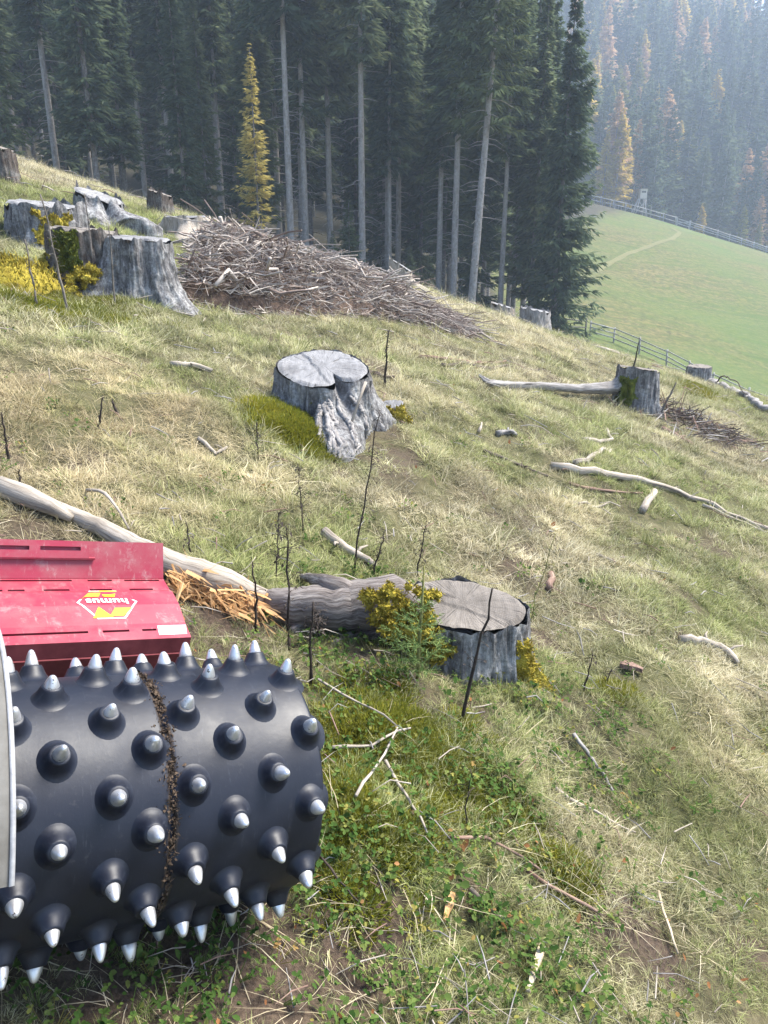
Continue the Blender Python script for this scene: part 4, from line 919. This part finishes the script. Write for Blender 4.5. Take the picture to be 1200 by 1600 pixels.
# single trees along the ridge fence
for px, py, Y, me, s, lb, sx in (
 (950, 352, 178, FL[1], .95, 'rust gold larch rising highest behind the ridge fence', .9),
 (957, 352, 176, FL[0], .80, 'golden larch behind the fence left of the hunting stand', .9),
 (938, 352, 176, FL[0], .62, 'shorter golden larch where the ridge fence meets the wood', .9),
 (968, 350, 180, FL[0], .70, 'amber larch crowded against the hunting stand', .8),
 (985, 346, 184, FL[3], .80, 'bare brownish larch just behind the hunting stand', .8),
 (1030, 350, 190, FL[2], .86, 'tall narrow yellow green larch right of the hunting stand', .6),
 (1022, 350, 205, FL[1], 1.25, 'large pale larch standing high above the hunting stand', 1),
 (1015, 349, 184, FS[2], 1.05, 'dark spruce directly behind the hunting stand', .9),
 (1092, 366, 179, FL[0], .37, 'small lone yellow topped tree behind the ridge fence', 1.2),
 (1155, 384, 178, FL[2], .52, 'yellow green conical larch by the ridge fence near the picture edge', 1.0),
 (1182, 392, 178, FL[2], .40, 'smaller yellow green larch next to the conical one', 1.0),
 (1206, 396, 178, FL[0], .42, 'golden larch cut off by the picture edge at the ridge fence', 1.0),
 (1150, 378, 196, FL[3], .9, 'brown crowned larch above the yellow green conical one', 1)):
    far_place(me, 'larch_tree' if me in FL else 'spruce_tree', lb, px_x(px, py, Y), Y, s*(1.25 if Y < 186 and px < 1000 else 1.0), None, sx)
cnt = 0; fpos = []; tries = 0
while cnt < 285 and tries < 30000:
    tries += 1; Y = 182+195*random.random()**1.1; x = Y*random.uniform(.20, .58)
    md = 4.4
    if any((x-a)**2+(Y-b)**2 < md*md for a, b in fpos): continue
    fpos.append((x, Y)); cnt += 1; up = (Y-182)/195; r = random.random()
    pl_ = .42+.4*up
    if r > pl_: k, me = random.choice(((0, FS[0]), (0, FS[1]), (0, FS[2]), (0, FS[3]), (0, FS[1]), (1, FP[0])))
    else: k, me = random.choice(((2, FL[0]), (3, FL[1]), (3, FL[3]), (4, FL[2]), (1, FP[1])))
    far_place(me, KL[k][0], KL[k][1], x, Y, random.uniform(.6, 1.25), ('dark spruces of the far hillside', 'pale spruces of the far hillside', 'golden larches of the far hillside', 'rusty larches of the far hillside', 'yellow green larches of the far hillside')[k], random.uniform(.85, 1.1))

# ------------------------------------------------------------------ scatter by geometry nodes
def qmul(a, b):
    w1, x1, y1, z1 = a.T; w2, x2, y2, z2 = b.T
    return np.stack([w1*w2-x1*x2-y1*y2-z1*z2, w1*x2+x1*w2+y1*z2-z1*y2, w1*y2-x1*z2+y1*w2+z1*x2, w1*z2+x1*y2-y1*x2+z1*w2], -1)
def scatter(name, label, P, Q, S, I, tint, warm, protos, val=None):
    c = bpy.data.collections.new(name+'_pieces')
    for k, me_ in enumerate(protos): c.objects.link(bpy.data.objects.new('%s_piece_%02d' % (name, k), me_))
    me_ = bpy.data.meshes.new(name); me_.vertices.add(len(P)); me_.vertices.foreach_set('co', np.asarray(P, np.float32).ravel())
    a = me_.attributes.new('spin', 'QUATERNION', 'POINT'); a.data.foreach_set('value', np.asarray(Q, np.float32).ravel())
    for n_, v in (('size', S), ('tint', tint), ('warm', warm), ('val', np.ones(len(P)) if val is None else val)): a = me_.attributes.new(n_, 'FLOAT', 'POINT'); a.data.foreach_set('value', np.asarray(v, np.float32))
    a = me_.attributes.new('which', 'INT', 'POINT'); a.data.foreach_set('value', np.asarray(I, np.int32))
    o = obj(name, me_); tag(o, label, kind='stuff')
    g = bpy.data.node_groups.new(name, 'GeometryNodeTree')
    g.interface.new_socket('Geometry', in_out='INPUT', socket_type='NodeSocketGeometry'); g.interface.new_socket('Geometry', in_out='OUTPUT', socket_type='NodeSocketGeometry')
    N = g.nodes; gi = N.new('NodeGroupInput'); go = N.new('NodeGroupOutput'); ip = N.new('GeometryNodeInstanceOnPoints'); ci = N.new('GeometryNodeCollectionInfo')
    ci.inputs['Collection'].default_value = c; ci.inputs['Separate Children'].default_value = True; ci.inputs['Reset Children'].default_value = True
    m2p = N.new('GeometryNodeMeshToPoints')
    def na(nm, typ): x = N.new('GeometryNodeInputNamedAttribute'); x.data_type = typ; x.inputs['Name'].default_value = nm; return x.outputs[0]
    Lk = g.links.new; Lk(gi.outputs[0], m2p.inputs[0]); Lk(m2p.outputs[0], ip.inputs['Points']); Lk(ci.outputs[0], ip.inputs['Instance']); ip.inputs['Pick Instance'].default_value = True
    Lk(na('which', 'INT'), ip.inputs['Instance Index']); Lk(na('spin', 'QUATERNION'), ip.inputs['Rotation']); Lk(na('size', 'FLOAT'), ip.inputs['Scale']); Lk(ip.outputs[0], go.inputs[0])
    md = o.modifiers.new('scatter', 'NODES'); md.node_group = g; return o
def slope_quat(x, y, align=1.0):
    e = .15; gx = (H(x+e, y)-H(x-e, y))/(2*e)*align; gy = (H(x, y+e)-H(x, y-e))/(2*e)*align
    n = np.stack([-gx, -gy, np.ones_like(gx)], -1); n /= np.linalg.norm(n, axis=1, keepdims=True)
    q = np.stack([1+n[:, 2], -n[:, 1], n[:, 0], 0*gx], -1); q /= np.linalg.norm(q, axis=1, keepdims=True)
    a = rng.random(len(x))*np.pi; s = np.stack([np.cos(a), 0*a, 0*a, np.sin(a)], -1); return qmul(q, s)

# forest mass behind the individual trees
n = 1500; Yf = 100+280*rng.random(n)**1.1; xf = Yf*rng.uniform(-.75, .24, n); ok = ~((xf/Yf > .20) & (Yf < 186))
xf, Yf = xf[ok], Yf[ok]; y2 = 190+200*rng.random(450); x2 = y2*rng.uniform(.2, .64, 450); xf, Yf = np.concatenate([xf, x2]), np.concatenate([Yf, y2]); a = rng.random(len(xf))*np.pi
scatter('forest', 'dense hazy spruce forest rising behind the wood', np.stack([xf, Yf, H(xf, Yf)-.3], -1), np.stack([np.cos(a), 0*a, 0*a, np.sin(a)], -1), rng.uniform(.8, 1.25, len(xf)),
        np.where((xf/Yf > .2) & (rng.random(len(xf)) < .028*np.sqrt(np.maximum(0, Yf-170))+.10), rng.choice([6, 7, 8, 9, 5], len(xf)), rng.choice([0, 1, 2, 3, 0, 1, 2, 3, 4, 5], len(xf))), rng.random(len(xf)), 0*xf, FS+FP+FL)

# ------------------------------------------------------------------ grass, weeds, moss, litter
def tuft(seed, nb, spread, h0, h1, w, lean0, lean1, curl, mat=GRASS):
    g = np.random.default_rng(seed); a = g.random(nb)*6.283; rr = spread*np.sqrt(g.random(nb)); b = np.stack([rr*np.cos(a), rr*np.sin(a), 0*a-.008], -1)
    ph = a + g.normal(0, .9, nb); h = g.uniform(h0, h1, nb); ln = g.uniform(lean0, lean1, nb); cu = g.normal(curl, .4*abs(curl)+.05, nb)
    d = np.stack([np.cos(ph), np.sin(ph), 0*ph], -1); s = np.stack([-np.sin(ph), np.cos(ph), 0*ph], -1); ww = w*g.uniform(.6, 1.3, nb)
    tw = g.normal(0, .25, nb)
    p = b.copy(); rows = []; ts = [0, .34, .68, 1.0]
    for i, t in enumerate(ts):
        if i:
            an = ln + cu*t; dt = ts[i]-ts[i-1]; p = p + (h*dt)[:, None]*(np.sin(an)[:, None]*(d+s*tw[:, None]*t*1.5) + np.cos(an)[:, None]*np.array([0, 0, 1.]))
        wd_ = ww*(1-t**1.6)*.5
        if i < 3: rows += [p-s*wd_[:, None], p+s*wd_[:, None]]
        else: rows += [p]
    V = np.stack(rows, 1).reshape(-1, 3); V[:, 2] = np.maximum(V[:, 2], -.01); o = np.arange(nb)[:, None]*7
    fl = np.concatenate([o+0, o+1, o+3, o+2, o+2, o+3, o+5, o+4, o+4, o+5, o+6], 1).ravel(); sz = np.tile([4, 4, 3], nb)
    return fast_mesh('tuft', V, fl, sz, mat, False, {'rnd': np.repeat(np.clip(g.normal(.5, .28, nb), 0, 1), 7), 'along': np.tile([0, 0, .4, .4, .8, .8, 1.], nb)})
def leaf_plant(seed, nl, spread, size, mat, hgt=.04, three=True, flat=.3):
    g = np.random.default_rng(seed); V, fl, sz, rn = [], [], [], []
    for i in range(nl):
        a = g.random()*6.283; r = spread*math.sqrt(g.random()); c = np.array([r*math.cos(a), r*math.sin(a), hgt*g.uniform(.2, 1)]); rv = g.random()
        for k in ((-1, 0, 1) if three else (0,)):
            ph = a + k*1.25 + g.normal(0, .2); d = np.array([math.cos(ph), math.sin(ph), g.normal(0, flat)]); d /= np.linalg.norm(d); s = np.array([-math.sin(ph), math.cos(ph), g.normal(0, flat)]); L = size*g.uniform(.6, 1.2); up = np.array([0, 0, 1.])
            o = len(V); V += [c, c+d*L*.3+s*L*.27+up*L*.1, c+d*L*.7+s*L*.30+up*L*.1, c+d*L, c+d*L*.7-s*L*.30+up*L*.1, c+d*L*.3-s*L*.27+up*L*.1]
            fl += [o, o+1, o+2, o+3, o, o+3, o+4, o+5]; sz += [4, 4]; rn += [rv]*6
        if three:
            o = len(V); w = .0012; V += [np.array([c[0]*.3-w, c[1]*.3, -.01]), np.array([c[0]*.3+w, c[1]*.3, -.01]), c+np.array([w, 0, 0]), c-np.array([w, 0, 0])]; fl += [o, o+1, o+2, o+3]; sz += [4]; rn += [.9]*4
    return fast_mesh('leaf_plant', np.array(V), fl, sz, mat, False, {'rnd': rn})
TUFTS = [tuft(300+i, 46, .075, .05, .12, .0036, .5, 1.35, .55) for i in range(5)]           # 0-4 matted dry grass
TUFTS += [tuft(310+i, 34, .045, .05, .13, .0036, .05, .75, .7) for i in range(4)]           # 5-8 upright tufts
TUFTS += [tuft(320+i, 40, .09, .10, .24, .0026, .7, 1.5, .6) for i in range(3)]             # 9-11 long laid straw
GREEN_PX = [((1115, 955), .38, .5), ((1050, 1250), .22, .5), ((150, 352), 1.8, 1.2), ((235, 368), 1.5, 1.2), ((560, 870), .30, .4), ((700, 1270), .45, .35), ((330, 592), .5, .5), ((430, 1520), .5, .5), ((620, 1520), .35, .5), ((880, 1520), .2, .4), ((560, 1180), .3, .3), ((880, 1060), .3, .35), ((450, 690), .5, .45), ((400, 880), .3, .35), ((330, 810), .3, .3), ((900, 655), .9, .25),
            ((110, 640), 1.1, -.5), ((300, 660), .6, -.3), ((690, 870), .5, -.45), ((1120, 700), 1.2, -.2), ((1160, 1250), .4, -.35), ((1130, 850), .6, -.2), ((700, 480), 2.0, -.4), ((840, 530), 2.0, -.35), ((160, 280), 2.5, -.4), ((60, 260), 2.5, -.45), ((1000, 1330), .3, -.3), ((250, 520), .8, -.15), ((900, 1330), .2, -.2)]
GREEN_PTS = [(at(*p), r, w) for p, r, w in GREEN_PX]
def tint_at(x, y):
    t = .52 + .60*fbm(x*.8, y*.8, 0, 91, 3) + .45*fbm(x*3, y*3, 0, 93, 2)
    for c, r, w in GREEN_PTS: t = t + w*np.exp(-((x-c.x)**2+(y-c.y)**2*.7)/(r*r))
    return np.clip(t, 0, 1)
wc = at(100, 645)
def sample(n, y0, y1, dens):
    xs_, ys_ = [], []
    k = 0
    while k < n:
        y = rng.uniform(y0, y1, 20000); x = rng.uniform(-1, 1, 20000)*(.62*y1+1.2)
        keep = (np.abs(x) < .60*y+1.0) & (rng.random(20000) < dens(y)); xs_.append(x[keep]); ys_.append(y[keep]); k += keep.sum()
    return np.concatenate(xs_)[:n], np.concatenate(ys_)[:n]
x, y = sample(64000, .9, 24, lambda y: np.minimum(1, (2.2/y)**1.25))
sm = soil_mask(x, y); bald = fbm(x*2.1, y*2.1, 0, 97, 2); keep = (rng.random(len(x)) > sm*.78) & (rng.random(len(x)) > np.clip((bald-.05)*1.5, 0, .75)); x, y = x[keep], y[keep]
tn = tint_at(x, y) + rng.normal(0, .20, len(x)); near_k = np.clip(y/5, .8, 3.0)
kind = np.where(tn > .55, rng.choice([5, 6, 7, 8, 0, 1], len(x)), rng.choice([0, 1, 2, 3, 4, 0, 1, 2, 3, 4, 9, 10, 11, 5, 6], len(x)))
size = (.55+.6*rng.random(len(x)))*(1+.35*fbm(x*1.6, y*1.6, 0, 141, 2))*np.clip((y/3.2)**.45, .8, 2.0)
size *= .72*np.where(y < 3, .85, 1)*np.where(rng.random(len(x)) < .035, 1.75, 1)
warm = np.clip(np.exp(-((x-wc.x)**2+(y-wc.y)**2)/1.6) + .5*fbm(x*.7, y*.7, 0, 99, 2), 0, 1)
scatter('grass', 'short matted autumn grass covering the clearing', np.stack([x, y, H(x, y)], -1), slope_quat(x, y), size, kind, np.clip(tn, 0, 1), warm, TUFTS, np.clip(.95+.55*fbm(x*3.3, y*3.3, 0, 151, 3)+rng.normal(0, .16, len(x)), .35, 1.35))
# leafy weeds
WEEDS = [leaf_plant(330+i, 9, .06, .0135, WEED, .045) for i in range(4)] + [leaf_plant(340+i, 14, .05, .021, WEED, .03, False, .5) for i in range(3)]
x, y = sample(9000, 1.0, 9, lambda y: np.minimum(1, (2.0/y)**1.6))
wspots = [(at(*p), r) for p, r in (((620, 1120), .45), ((700, 1230), .4), ((450, 1500), .6), ((250, 1540), .5), ((650, 1450), .45), ((870, 1100), .35), ((570, 1330), .35), ((830, 1480), .3), ((560, 880), .3), ((520, 1000), .3), ((900, 1200), .3))]
w = np.zeros(len(x)) + .07
for c, r in wspots: w = np.maximum(w, np.exp(-((x-c.x)**2+(y-c.y)**2)/(r*r)))
keep = rng.random(len(x)) < w*.95*(.6+.9*fbm(x*5, y*5, 0, 111, 2)); x, y = x[keep], y[keep]
scatter('weeds', 'small green broad leaved weeds among the grass', np.stack([x, y, H(x, y)+.012], -1), slope_quat(x, y), rng.uniform(.6, 1.25, len(x)), rng.integers(0, 7, len(x)), rng.random(len(x)), 0*x, WEEDS)
# moss
MT = [tuft(350+i, 90, .055, .012, .035, .005, .0, .8, .3, MOSSTUFT) for i in range(3)]
mspots = [(at(*p), r) for p, r in (((455, 668), .28), ((475, 690), .22), ((590, 1190), .25), ((560, 1300), .22), ((640, 1130), .25), ((800, 1290), .09), ((870, 1370), .09), ((700, 1190), .2), ((560, 1230), .25), ((90, 478), .5), ((130, 470), .45), ((1090, 610), .3), ((960, 1080), .08))]
MP = []
for c, r in mspots:
    k = int(800*min(r, .5)); q = rng.normal(size=(k, 2))*r*.5; MP.append(np.stack([c.x+q[:, 0], c.y+q[:, 1]], -1))
MP = np.concatenate(MP); x, y = MP.T; keep = fbm(x*6, y*6, 0, 121, 2) > -.35; x, y = x[keep], y[keep]
c0 = mspots[0][0]; mound = .07*np.exp(-((x-c0.x)**2+(y-c0.y)**2)/.09)
scatter('moss', 'yellow green moss patches on the ground', np.stack([x, y, H(x, y)+.01+mound], -1), slope_quat(x, y), rng.uniform(.7, 1.4, len(x))*np.clip((y/2.6)**.5, .9, 2), rng.integers(0, 3, len(x)), np.clip(.5+.6*fbm(x*3, y*3, 0, 123, 2), 0, 1), 0*x, MT)
# fallen leaves and dry straw
LV = [leaf_plant(360+i, 1, .001, .026, FALLEN, .015, False, .9) for i in range(5)]
x, y = sample(620, 1.1, 9, lambda y: np.minimum(1, (2.0/y)**1.8)); lc = at(650, 1300)
keep = rng.random(len(x)) < np.exp(-((x-lc.x)**2+(y-lc.y)**2)/1.2)+.10; x, y = x[keep], y[keep]
scatter('fallen_leaves', 'orange and red fallen leaves in the grass', np.stack([x, y, H(x, y)+.025], -1), slope_quat(x, y), rng.uniform(.5, 1.1, len(x)), rng.integers(0, 5, len(x)), rng.random(len(x)), 0*x, LV)
SW = [tuft(370+i, 9, .05, .10, .30, .0030, .75, 1.5, .7, STRAW) for i in range(4)]
x, y = sample(1000, 1.1, 14, lambda y: np.minimum(1, (2.0/y)**1.4)); keep = rng.random(len(x)) < np.clip(.35+.9*fbm(x*1.5, y*1.5, 0, 131, 2), 0, 1); x, y = x[keep], y[keep]
scatter('dry_straw', 'long bleached straw stems lying over the grass', np.stack([x, y, H(x, y)+.012], -1), slope_quat(x, y), rng.uniform(.5, 1.1, len(x)), rng.integers(0, 4, len(x)), rng.random(len(x)), 0*x, SW)

# ------------------------------------------------------------------ upright dead stalks
def stalk(px, py, tx, ty, r, label, fluffy=1.0, mat=STALK, group=None):
    b = at(px, py); dep = b.y*CP + (CAM_Z-b.z)*SP; h = (py-ty)*dep/F_PX/CP*.98; dx = (tx-px)*dep/F_PX
    t = thing('dead_stalk', label, 'dead plant', b, group)
    m = MB(); n = 9; P_ = []
    for i in range(n+1):
        f = i/n; P_.append(Vector((dx*f+random.gauss(0, .0025)*(i > 0)*(1+h), random.gauss(0, .003), h*f-.03*(i == 0))))
    m.tube(P_, [r*(1-.6*i/n) for i in range(n+1)], 6, px, .2); m.build('stem', mat, t)
    m = MB()
    for k in range(int((8+h*46)*fluffy)):
        f = random.uniform(.30, 1); i = f*n; p = P_[int(min(i, n-1))].lerp(P_[int(min(i, n-1))+1], i-int(min(i, n-1)))
        a = random.uniform(0, 6.28); L = random.uniform(.015, .06)*(1.2-.5*f); d = Vector((math.cos(a)*.8, math.sin(a)*.8, random.uniform(-.5, .9))).normalized()
        q = p+d*L; m.tube([p, p+d*L*.5+Vector((0, 0, .004)), q], [.0016, .0014, .0008], 3, cap=False)
        s = d.cross(Vector((0, 0, 1))).normalized()*random.uniform(.003, .008); e = q+d*random.uniform(.008, .022)+Vector((0, 0, -.01))
        m.add([q, q+s+d*.006, e, q-s+d*.006], [(0, 1, 2, 3)])
    if m.n: m.build('dried_leaves', mat, t, False)
    return t
GREYSTALK = mat_simple('grey_stalk', (.07, .06, .05), (.22, .19, .16), 40, .9); GREENSTEM = mat_simple('green_stem', (.10, .10, .03), (.24, .23, .08), 30, .8)
for a in (
 (452, 1022, 458, 822, .0075, 'thick black upright stalk nearest the red mulcher', .9),
 (484, 1075, 493, 935, .0075, 'black stalk just behind the last roller spike', .9),
 (402, 990, 402, 866, .007, 'black stalk before the orange splintered wood', .3),
 (552, 900, 592, 655, .006, 'tall leaning black stalk reaching up to the silvery stump', 1.0),
 (580, 905, 602, 828, .006, 'short leaning stalk behind the mossy front stump', 1.4),
 (652, 900, 664, 812, .005, 'ragged stalk behind the tip of the young spruce', 1.2),
 (720, 1128, 761, 906, .0085, 'long black stalk leaning across the front stump', .25),
 (600, 608, 607, 522, .014, 'ragged dark stalk behind the tiny mossy stub', 1.6),
 (727, 1292, 731, 1186, .0035, 'thin black stalk alone in the moss in front', .15),
 (912, 1082, 920, 1012, .005, 'thin dark stalk right of the front stump', .4),
 (945, 1075, 952, 1040, .004, 'short curled stalk beside the thin one', .8),
 (14, 722, 16, 646, .009, 'bent dark twig at the picture edge above the trunk', .9),
 (34, 770, 36, 735, .009, 'short dark stalk at the end of the broken trunk', .8),
 (154, 672, 167, 624, .009, 'thin dark stalk in the ochre straw', .1),
 (184, 650, 178, 627, .013, 'stubby dark stalk beside the thin one in the straw', .1),
 (988, 583, 993, 532, .018, 'thin tall stalk behind the upright grey stump', .3),
 (298, 870, 297, 815, .006, 'short dark stalk just past the corner of the mulcher', .4),
 (473, 835, 470, 732, .005, 'feathery dark stalk up the slope from the black ones', 1.6),
 (404, 722, 404, 662, .006, 'small ragged stalk beside the green moss mound', 1.4),
 (500, 1010, 492, 950, .004, 'ragged low stalk between the thick black ones', 2.0),
 (432, 910, 440, 800, .004, 'wispy dried plant behind the black stalks', 2.2)):
    stalk(*a[:6], fluffy=a[6])
for a in ((108, 492, 90, 325, .013, 'ragged grey stalk in front of the dark mossy stump', 1.2), (152, 452, 150, 320, .011, 'grey stalk before the moss covered root', .8), (180, 480, 185, 365, .010, 'slender stalk in front of the big grey stump', .4),
          (60, 480, 55, 385, .012, 'withered stalk at the edge of the mossy cushion', 1.2), (368, 372, 362, 330, .02, 'withered thistle with pale head above the brush pile', 1.6), (1030, 650, 1050, 600, .02, 'bare twiggy shrub shoot beside the upright grey stump', 1.0), (735, 470, 740, 440, .02, 'stray dry stem on the crest by the leaning tree', .6)):
    stalk(*a[:6], fluffy=a[6], mat=GREYSTALK)
stalk(805, 1050, 850, 830, .0035, 'thin green stem with side shoots in front of the stump', .6, GREENSTEM)

# young spruce in front of the stump
bs = at(652, 1062); sp = thing('spruce_sapling', 'small green spruce sapling in front of the mossy stump', 'sapling', bs)
m = MB(); hs_ = .50; m.tube([(0, 0, -.03), (.004, 0, .15), (.012, .01, .3), (.02, .01, hs_)], [.008, .007, .006, .0035], 7); m.build('trunk', GREENSTEM, sp)
g = np.random.default_rng(5); Bs, Ts, Wd, Rn = [], [], [], []
for zb_, nbr, Lb in ((.05, 5, .13), (.10, 6, .155), (.17, 6, .145), (.25, 5, .11), (.33, 4, .065)):
    for k in range(nbr):
        a = 6.283*k/nbr+g.random(); L = Lb*g.uniform(.7, 1.15); d = np.array([math.cos(a), math.sin(a), .35]); d /= np.linalg.norm(d); o = np.array([.012*zb_/.3, .0, zb_])
        for s_ in (None, -1, 1):
            if s_ is None: b0, dd, LL = o, d, L
            else: sd = np.array([-math.sin(a), math.cos(a), 0])*s_; b0 = o+d*L*.45; dd = d*.7+sd*.7; dd /= np.linalg.norm(dd); LL = L*.45
            nn = int(LL/.0030); f = g.random((nn, 1)); P0 = b0+dd*LL*f; rv = g.normal(size=(nn, 3)); rv -= (rv@dd)[:, None]*dd; rv /= np.linalg.norm(rv, axis=1, keepdims=True)
            Bs.append(P0); Ts.append(P0+(rv*.8+dd*.7)*g.uniform(.012, .020, (nn, 1))); Wd.append(np.full(nn, .0017)); Rn.append(g.random(nn))
            Bs.append(b0[None]); Ts.append((b0+dd*LL)[None]); Wd.append(np.array([.003])); Rn.append(np.array([1.]))
nn = 90; f = g.random((nn, 1)); P0 = np.array([.014, .01, .25])+np.array([.006, 0, .19])*f; rv = g.normal(size=(nn, 3)); rv[:, 2] = .8; rv /= np.linalg.norm(rv, axis=1, keepdims=True)
Bs.append(P0); Ts.append(P0+rv*.013); Wd.append(np.full(nn, .0012)); Rn.append(g.random(nn))
V, fl, sz, rn = kites(np.concatenate(Bs), np.concatenate(Ts), np.concatenate(Wd), np.concatenate(Rn)); obj('crown', fast_mesh('crown', V, fl, sz, SAPLING, False, {'rnd': rn}), sp)

# ------------------------------------------------------------------ fences and hunting stand
FENCE = mat_simple('grey_fence_wood', (.20, .19, .18), (.42, .41, .40), 6, .9); FENCED = mat_simple('dark_fence_wood', (.05, .045, .04), (.14, .125, .11), 6, .9)
def fence(name, label, pts, mat, step, hgt=1.15, rails=(.35, .65, .98), w=.12):
    t = thing(name, label, 'fence', pts[0]); o0 = pts[0]; Pn = [pts[0]]
    for i in range(len(pts)-1):
        n = max(1, round((pts[i+1]-pts[i]).length/step))
        for k in range(1, n+1): p = pts[i].lerp(pts[i+1], k/n); Pn.append(Vector((p.x, p.y, float(H(p.x, p.y)))))
    for i, p in enumerate(Pn):
        m = MB(); lx = random.gauss(0, .04); m.tube([(0, 0, -.3), (lx, 0, hgt*random.uniform(.98, 1.12))], [w*.5, w*.45], 6); q = m.build('post', mat, t); q.location = p-o0
        if i:
            for r in rails:
                m = MB(); m.tube([Pn[i-1]-o0+Vector((0, -.07, r*hgt+random.gauss(0, .03))), p-o0+Vector((0, -.07, r*hgt+random.gauss(0, .03)))], [w*.36, w*.33], 5); m.build('rail', mat, t)
    return t
fence('wooden_fence', 'grey rail fence dropping along the foot of the meadow', [on_ray(a, b, Y).xyz for a, b, Y in ((918, 528, 68), (958, 536, 68.5), (1000, 548, 66), (1045, 565, 64), (1110, 590, 62))] if False else [ground(px_x(a, 540, Y), Y) for a, Y in ((920, 70), (958, 70), (1000, 68), (1045, 66), (1120, 62), (1250, 58))], FENCE, 3.2, 1.3, (.3, .6, .92), .16)
fence('wooden_fence', 'dark rail fence running out from under the corner spruce', [ground(px_x(a, 510, Y), Y) for a, Y in ((780, 60), (850, 66), (915, 70))], FENCED, 3.4, 1.3, (.45, .9), .16)
RG = [(880, 172.5), (935, 171.5), (975, 171), (1008, 170.5), (1035, 170.5), (1055, 170.5)]
RG2 = [(1076, 170.5), (1120, 170.8), (1160, 171), (1200, 171.5), (1260, 172)]
f1 = fence('wooden_fence', 'ridge fence below the golden larches up to the gate', [ground(px_x(a, 350, Y), Y) for a, Y in RG], FENCE, 3.2, 1.35, (.35, .9), .24)
f2 = fence('wooden_fence', 'ridge fence past the gate along the far meadow edge', [ground(px_x(a, 370, Y), Y) for a, Y in RG2], FENCE, 3.0, 1.35, (.3, .6, .9), .24)
ga, gb = ground(px_x(1056, 362, 170.4), 170.4), ground(px_x(1075, 368, 170.4), 170.4)
gt = thing('field_gate', 'wooden gate in the ridge fence at the head of the path', 'gate', ga); d = gb-ga
for k in (.25, .7, 1.15): m = MB(); m.bar((0, 0, k), d+Vector((0, 0, k)), .08, .16); m.build('board', FENCE, gt, False)
m = MB(); m.bar((0, -.06, .25), d+Vector((0, -.06, 1.15)), .06, .14); m.build('brace', FENCE, gt, False)
for e in (Vector((0, 0, 0)), d): m = MB(); m.bar(e+Vector((0, .08, -.2)), e+Vector((0, .08, 1.5)), .2, .2); m.build('post', FENCE, gt, False)

sx, sy = px_x(1000, 340, 173.0), 173.0; hs0 = ground(sx, sy)
st = thing('hunting_stand', 'raised wooden hunting hide on stilts behind the ridge fence', 'hunting stand', hs0)
zc = 3.3
m = MB(); m.box(-.65, .75, -.65, .65, zc, zc+1.9); m.build('cabin', mat_simple('pale_cabin_boards', (.38, .33, .28), (.56, .50, .45), 3, .9, 0, .2, (6, 6, .6)), st, False)
m = MB(); m.box(-.78, .88, -.8, .8, zc+1.905, zc+2.0); m.build('roof', FENCED, st, False)
m = MB(); m.box(-.40, .5, -.67, -.652, zc+1.1, zc+1.45); m.build('window', FENCED, st, False)
for ax, ay in ((-1, -1), (1, -1), (-1, 1), (1, 1)):
    m = MB(); m.tube([(ax*1.1-.35, ay*.9, -.4), (ax*.6, ay*.55, zc)], [.13, .11], 7); m.build('leg', FENCE, st)
m = MB(); m.bar((-1.3, -.85, .6), (.55, -.58, 2.7), .12); m.build('brace', FENCE, st, False)
m = MB(); m.bar((.75, -.85, .6), (-.65, -.58, 2.7), .12); m.build('brace', FENCE, st, False)
m = MB(); m.bar((-2.2, -.3, -.2), (-.75, -.3, zc), .1); m.bar((-2.2, .2, -.2), (-.75, .2, zc), .1)
for k in range(9): f = k/9+.05; m.bar((-2.2+1.45*f, -.3, -.2+(zc+.2)*f), (-2.2+1.45*f, .2, -.2+(zc+.2)*f), .06)
m.build('ladder', FENCE, st, False)

# ------------------------------------------------------------------ haze
m = MB(); m.box(-400, 400, -75, 560, -140, 150)
t = NT('haze_air'); t.t.nodes.remove(t.b); pv = t.n('VolumePrincipled'); pv.inputs['Color'].default_value = (.68, .81, 1.0, 1); pv.inputs['Density'].default_value = .0009; pv.inputs['Anisotropy'].default_value = .15
t.t.links.new(pv.outputs[0], t.t.nodes['Material Output'].inputs['Volume'])
hz = m.build('haze', t.m, None, False); tag(hz, 'thin bluish autumn haze in the valley air', kind='stuff')
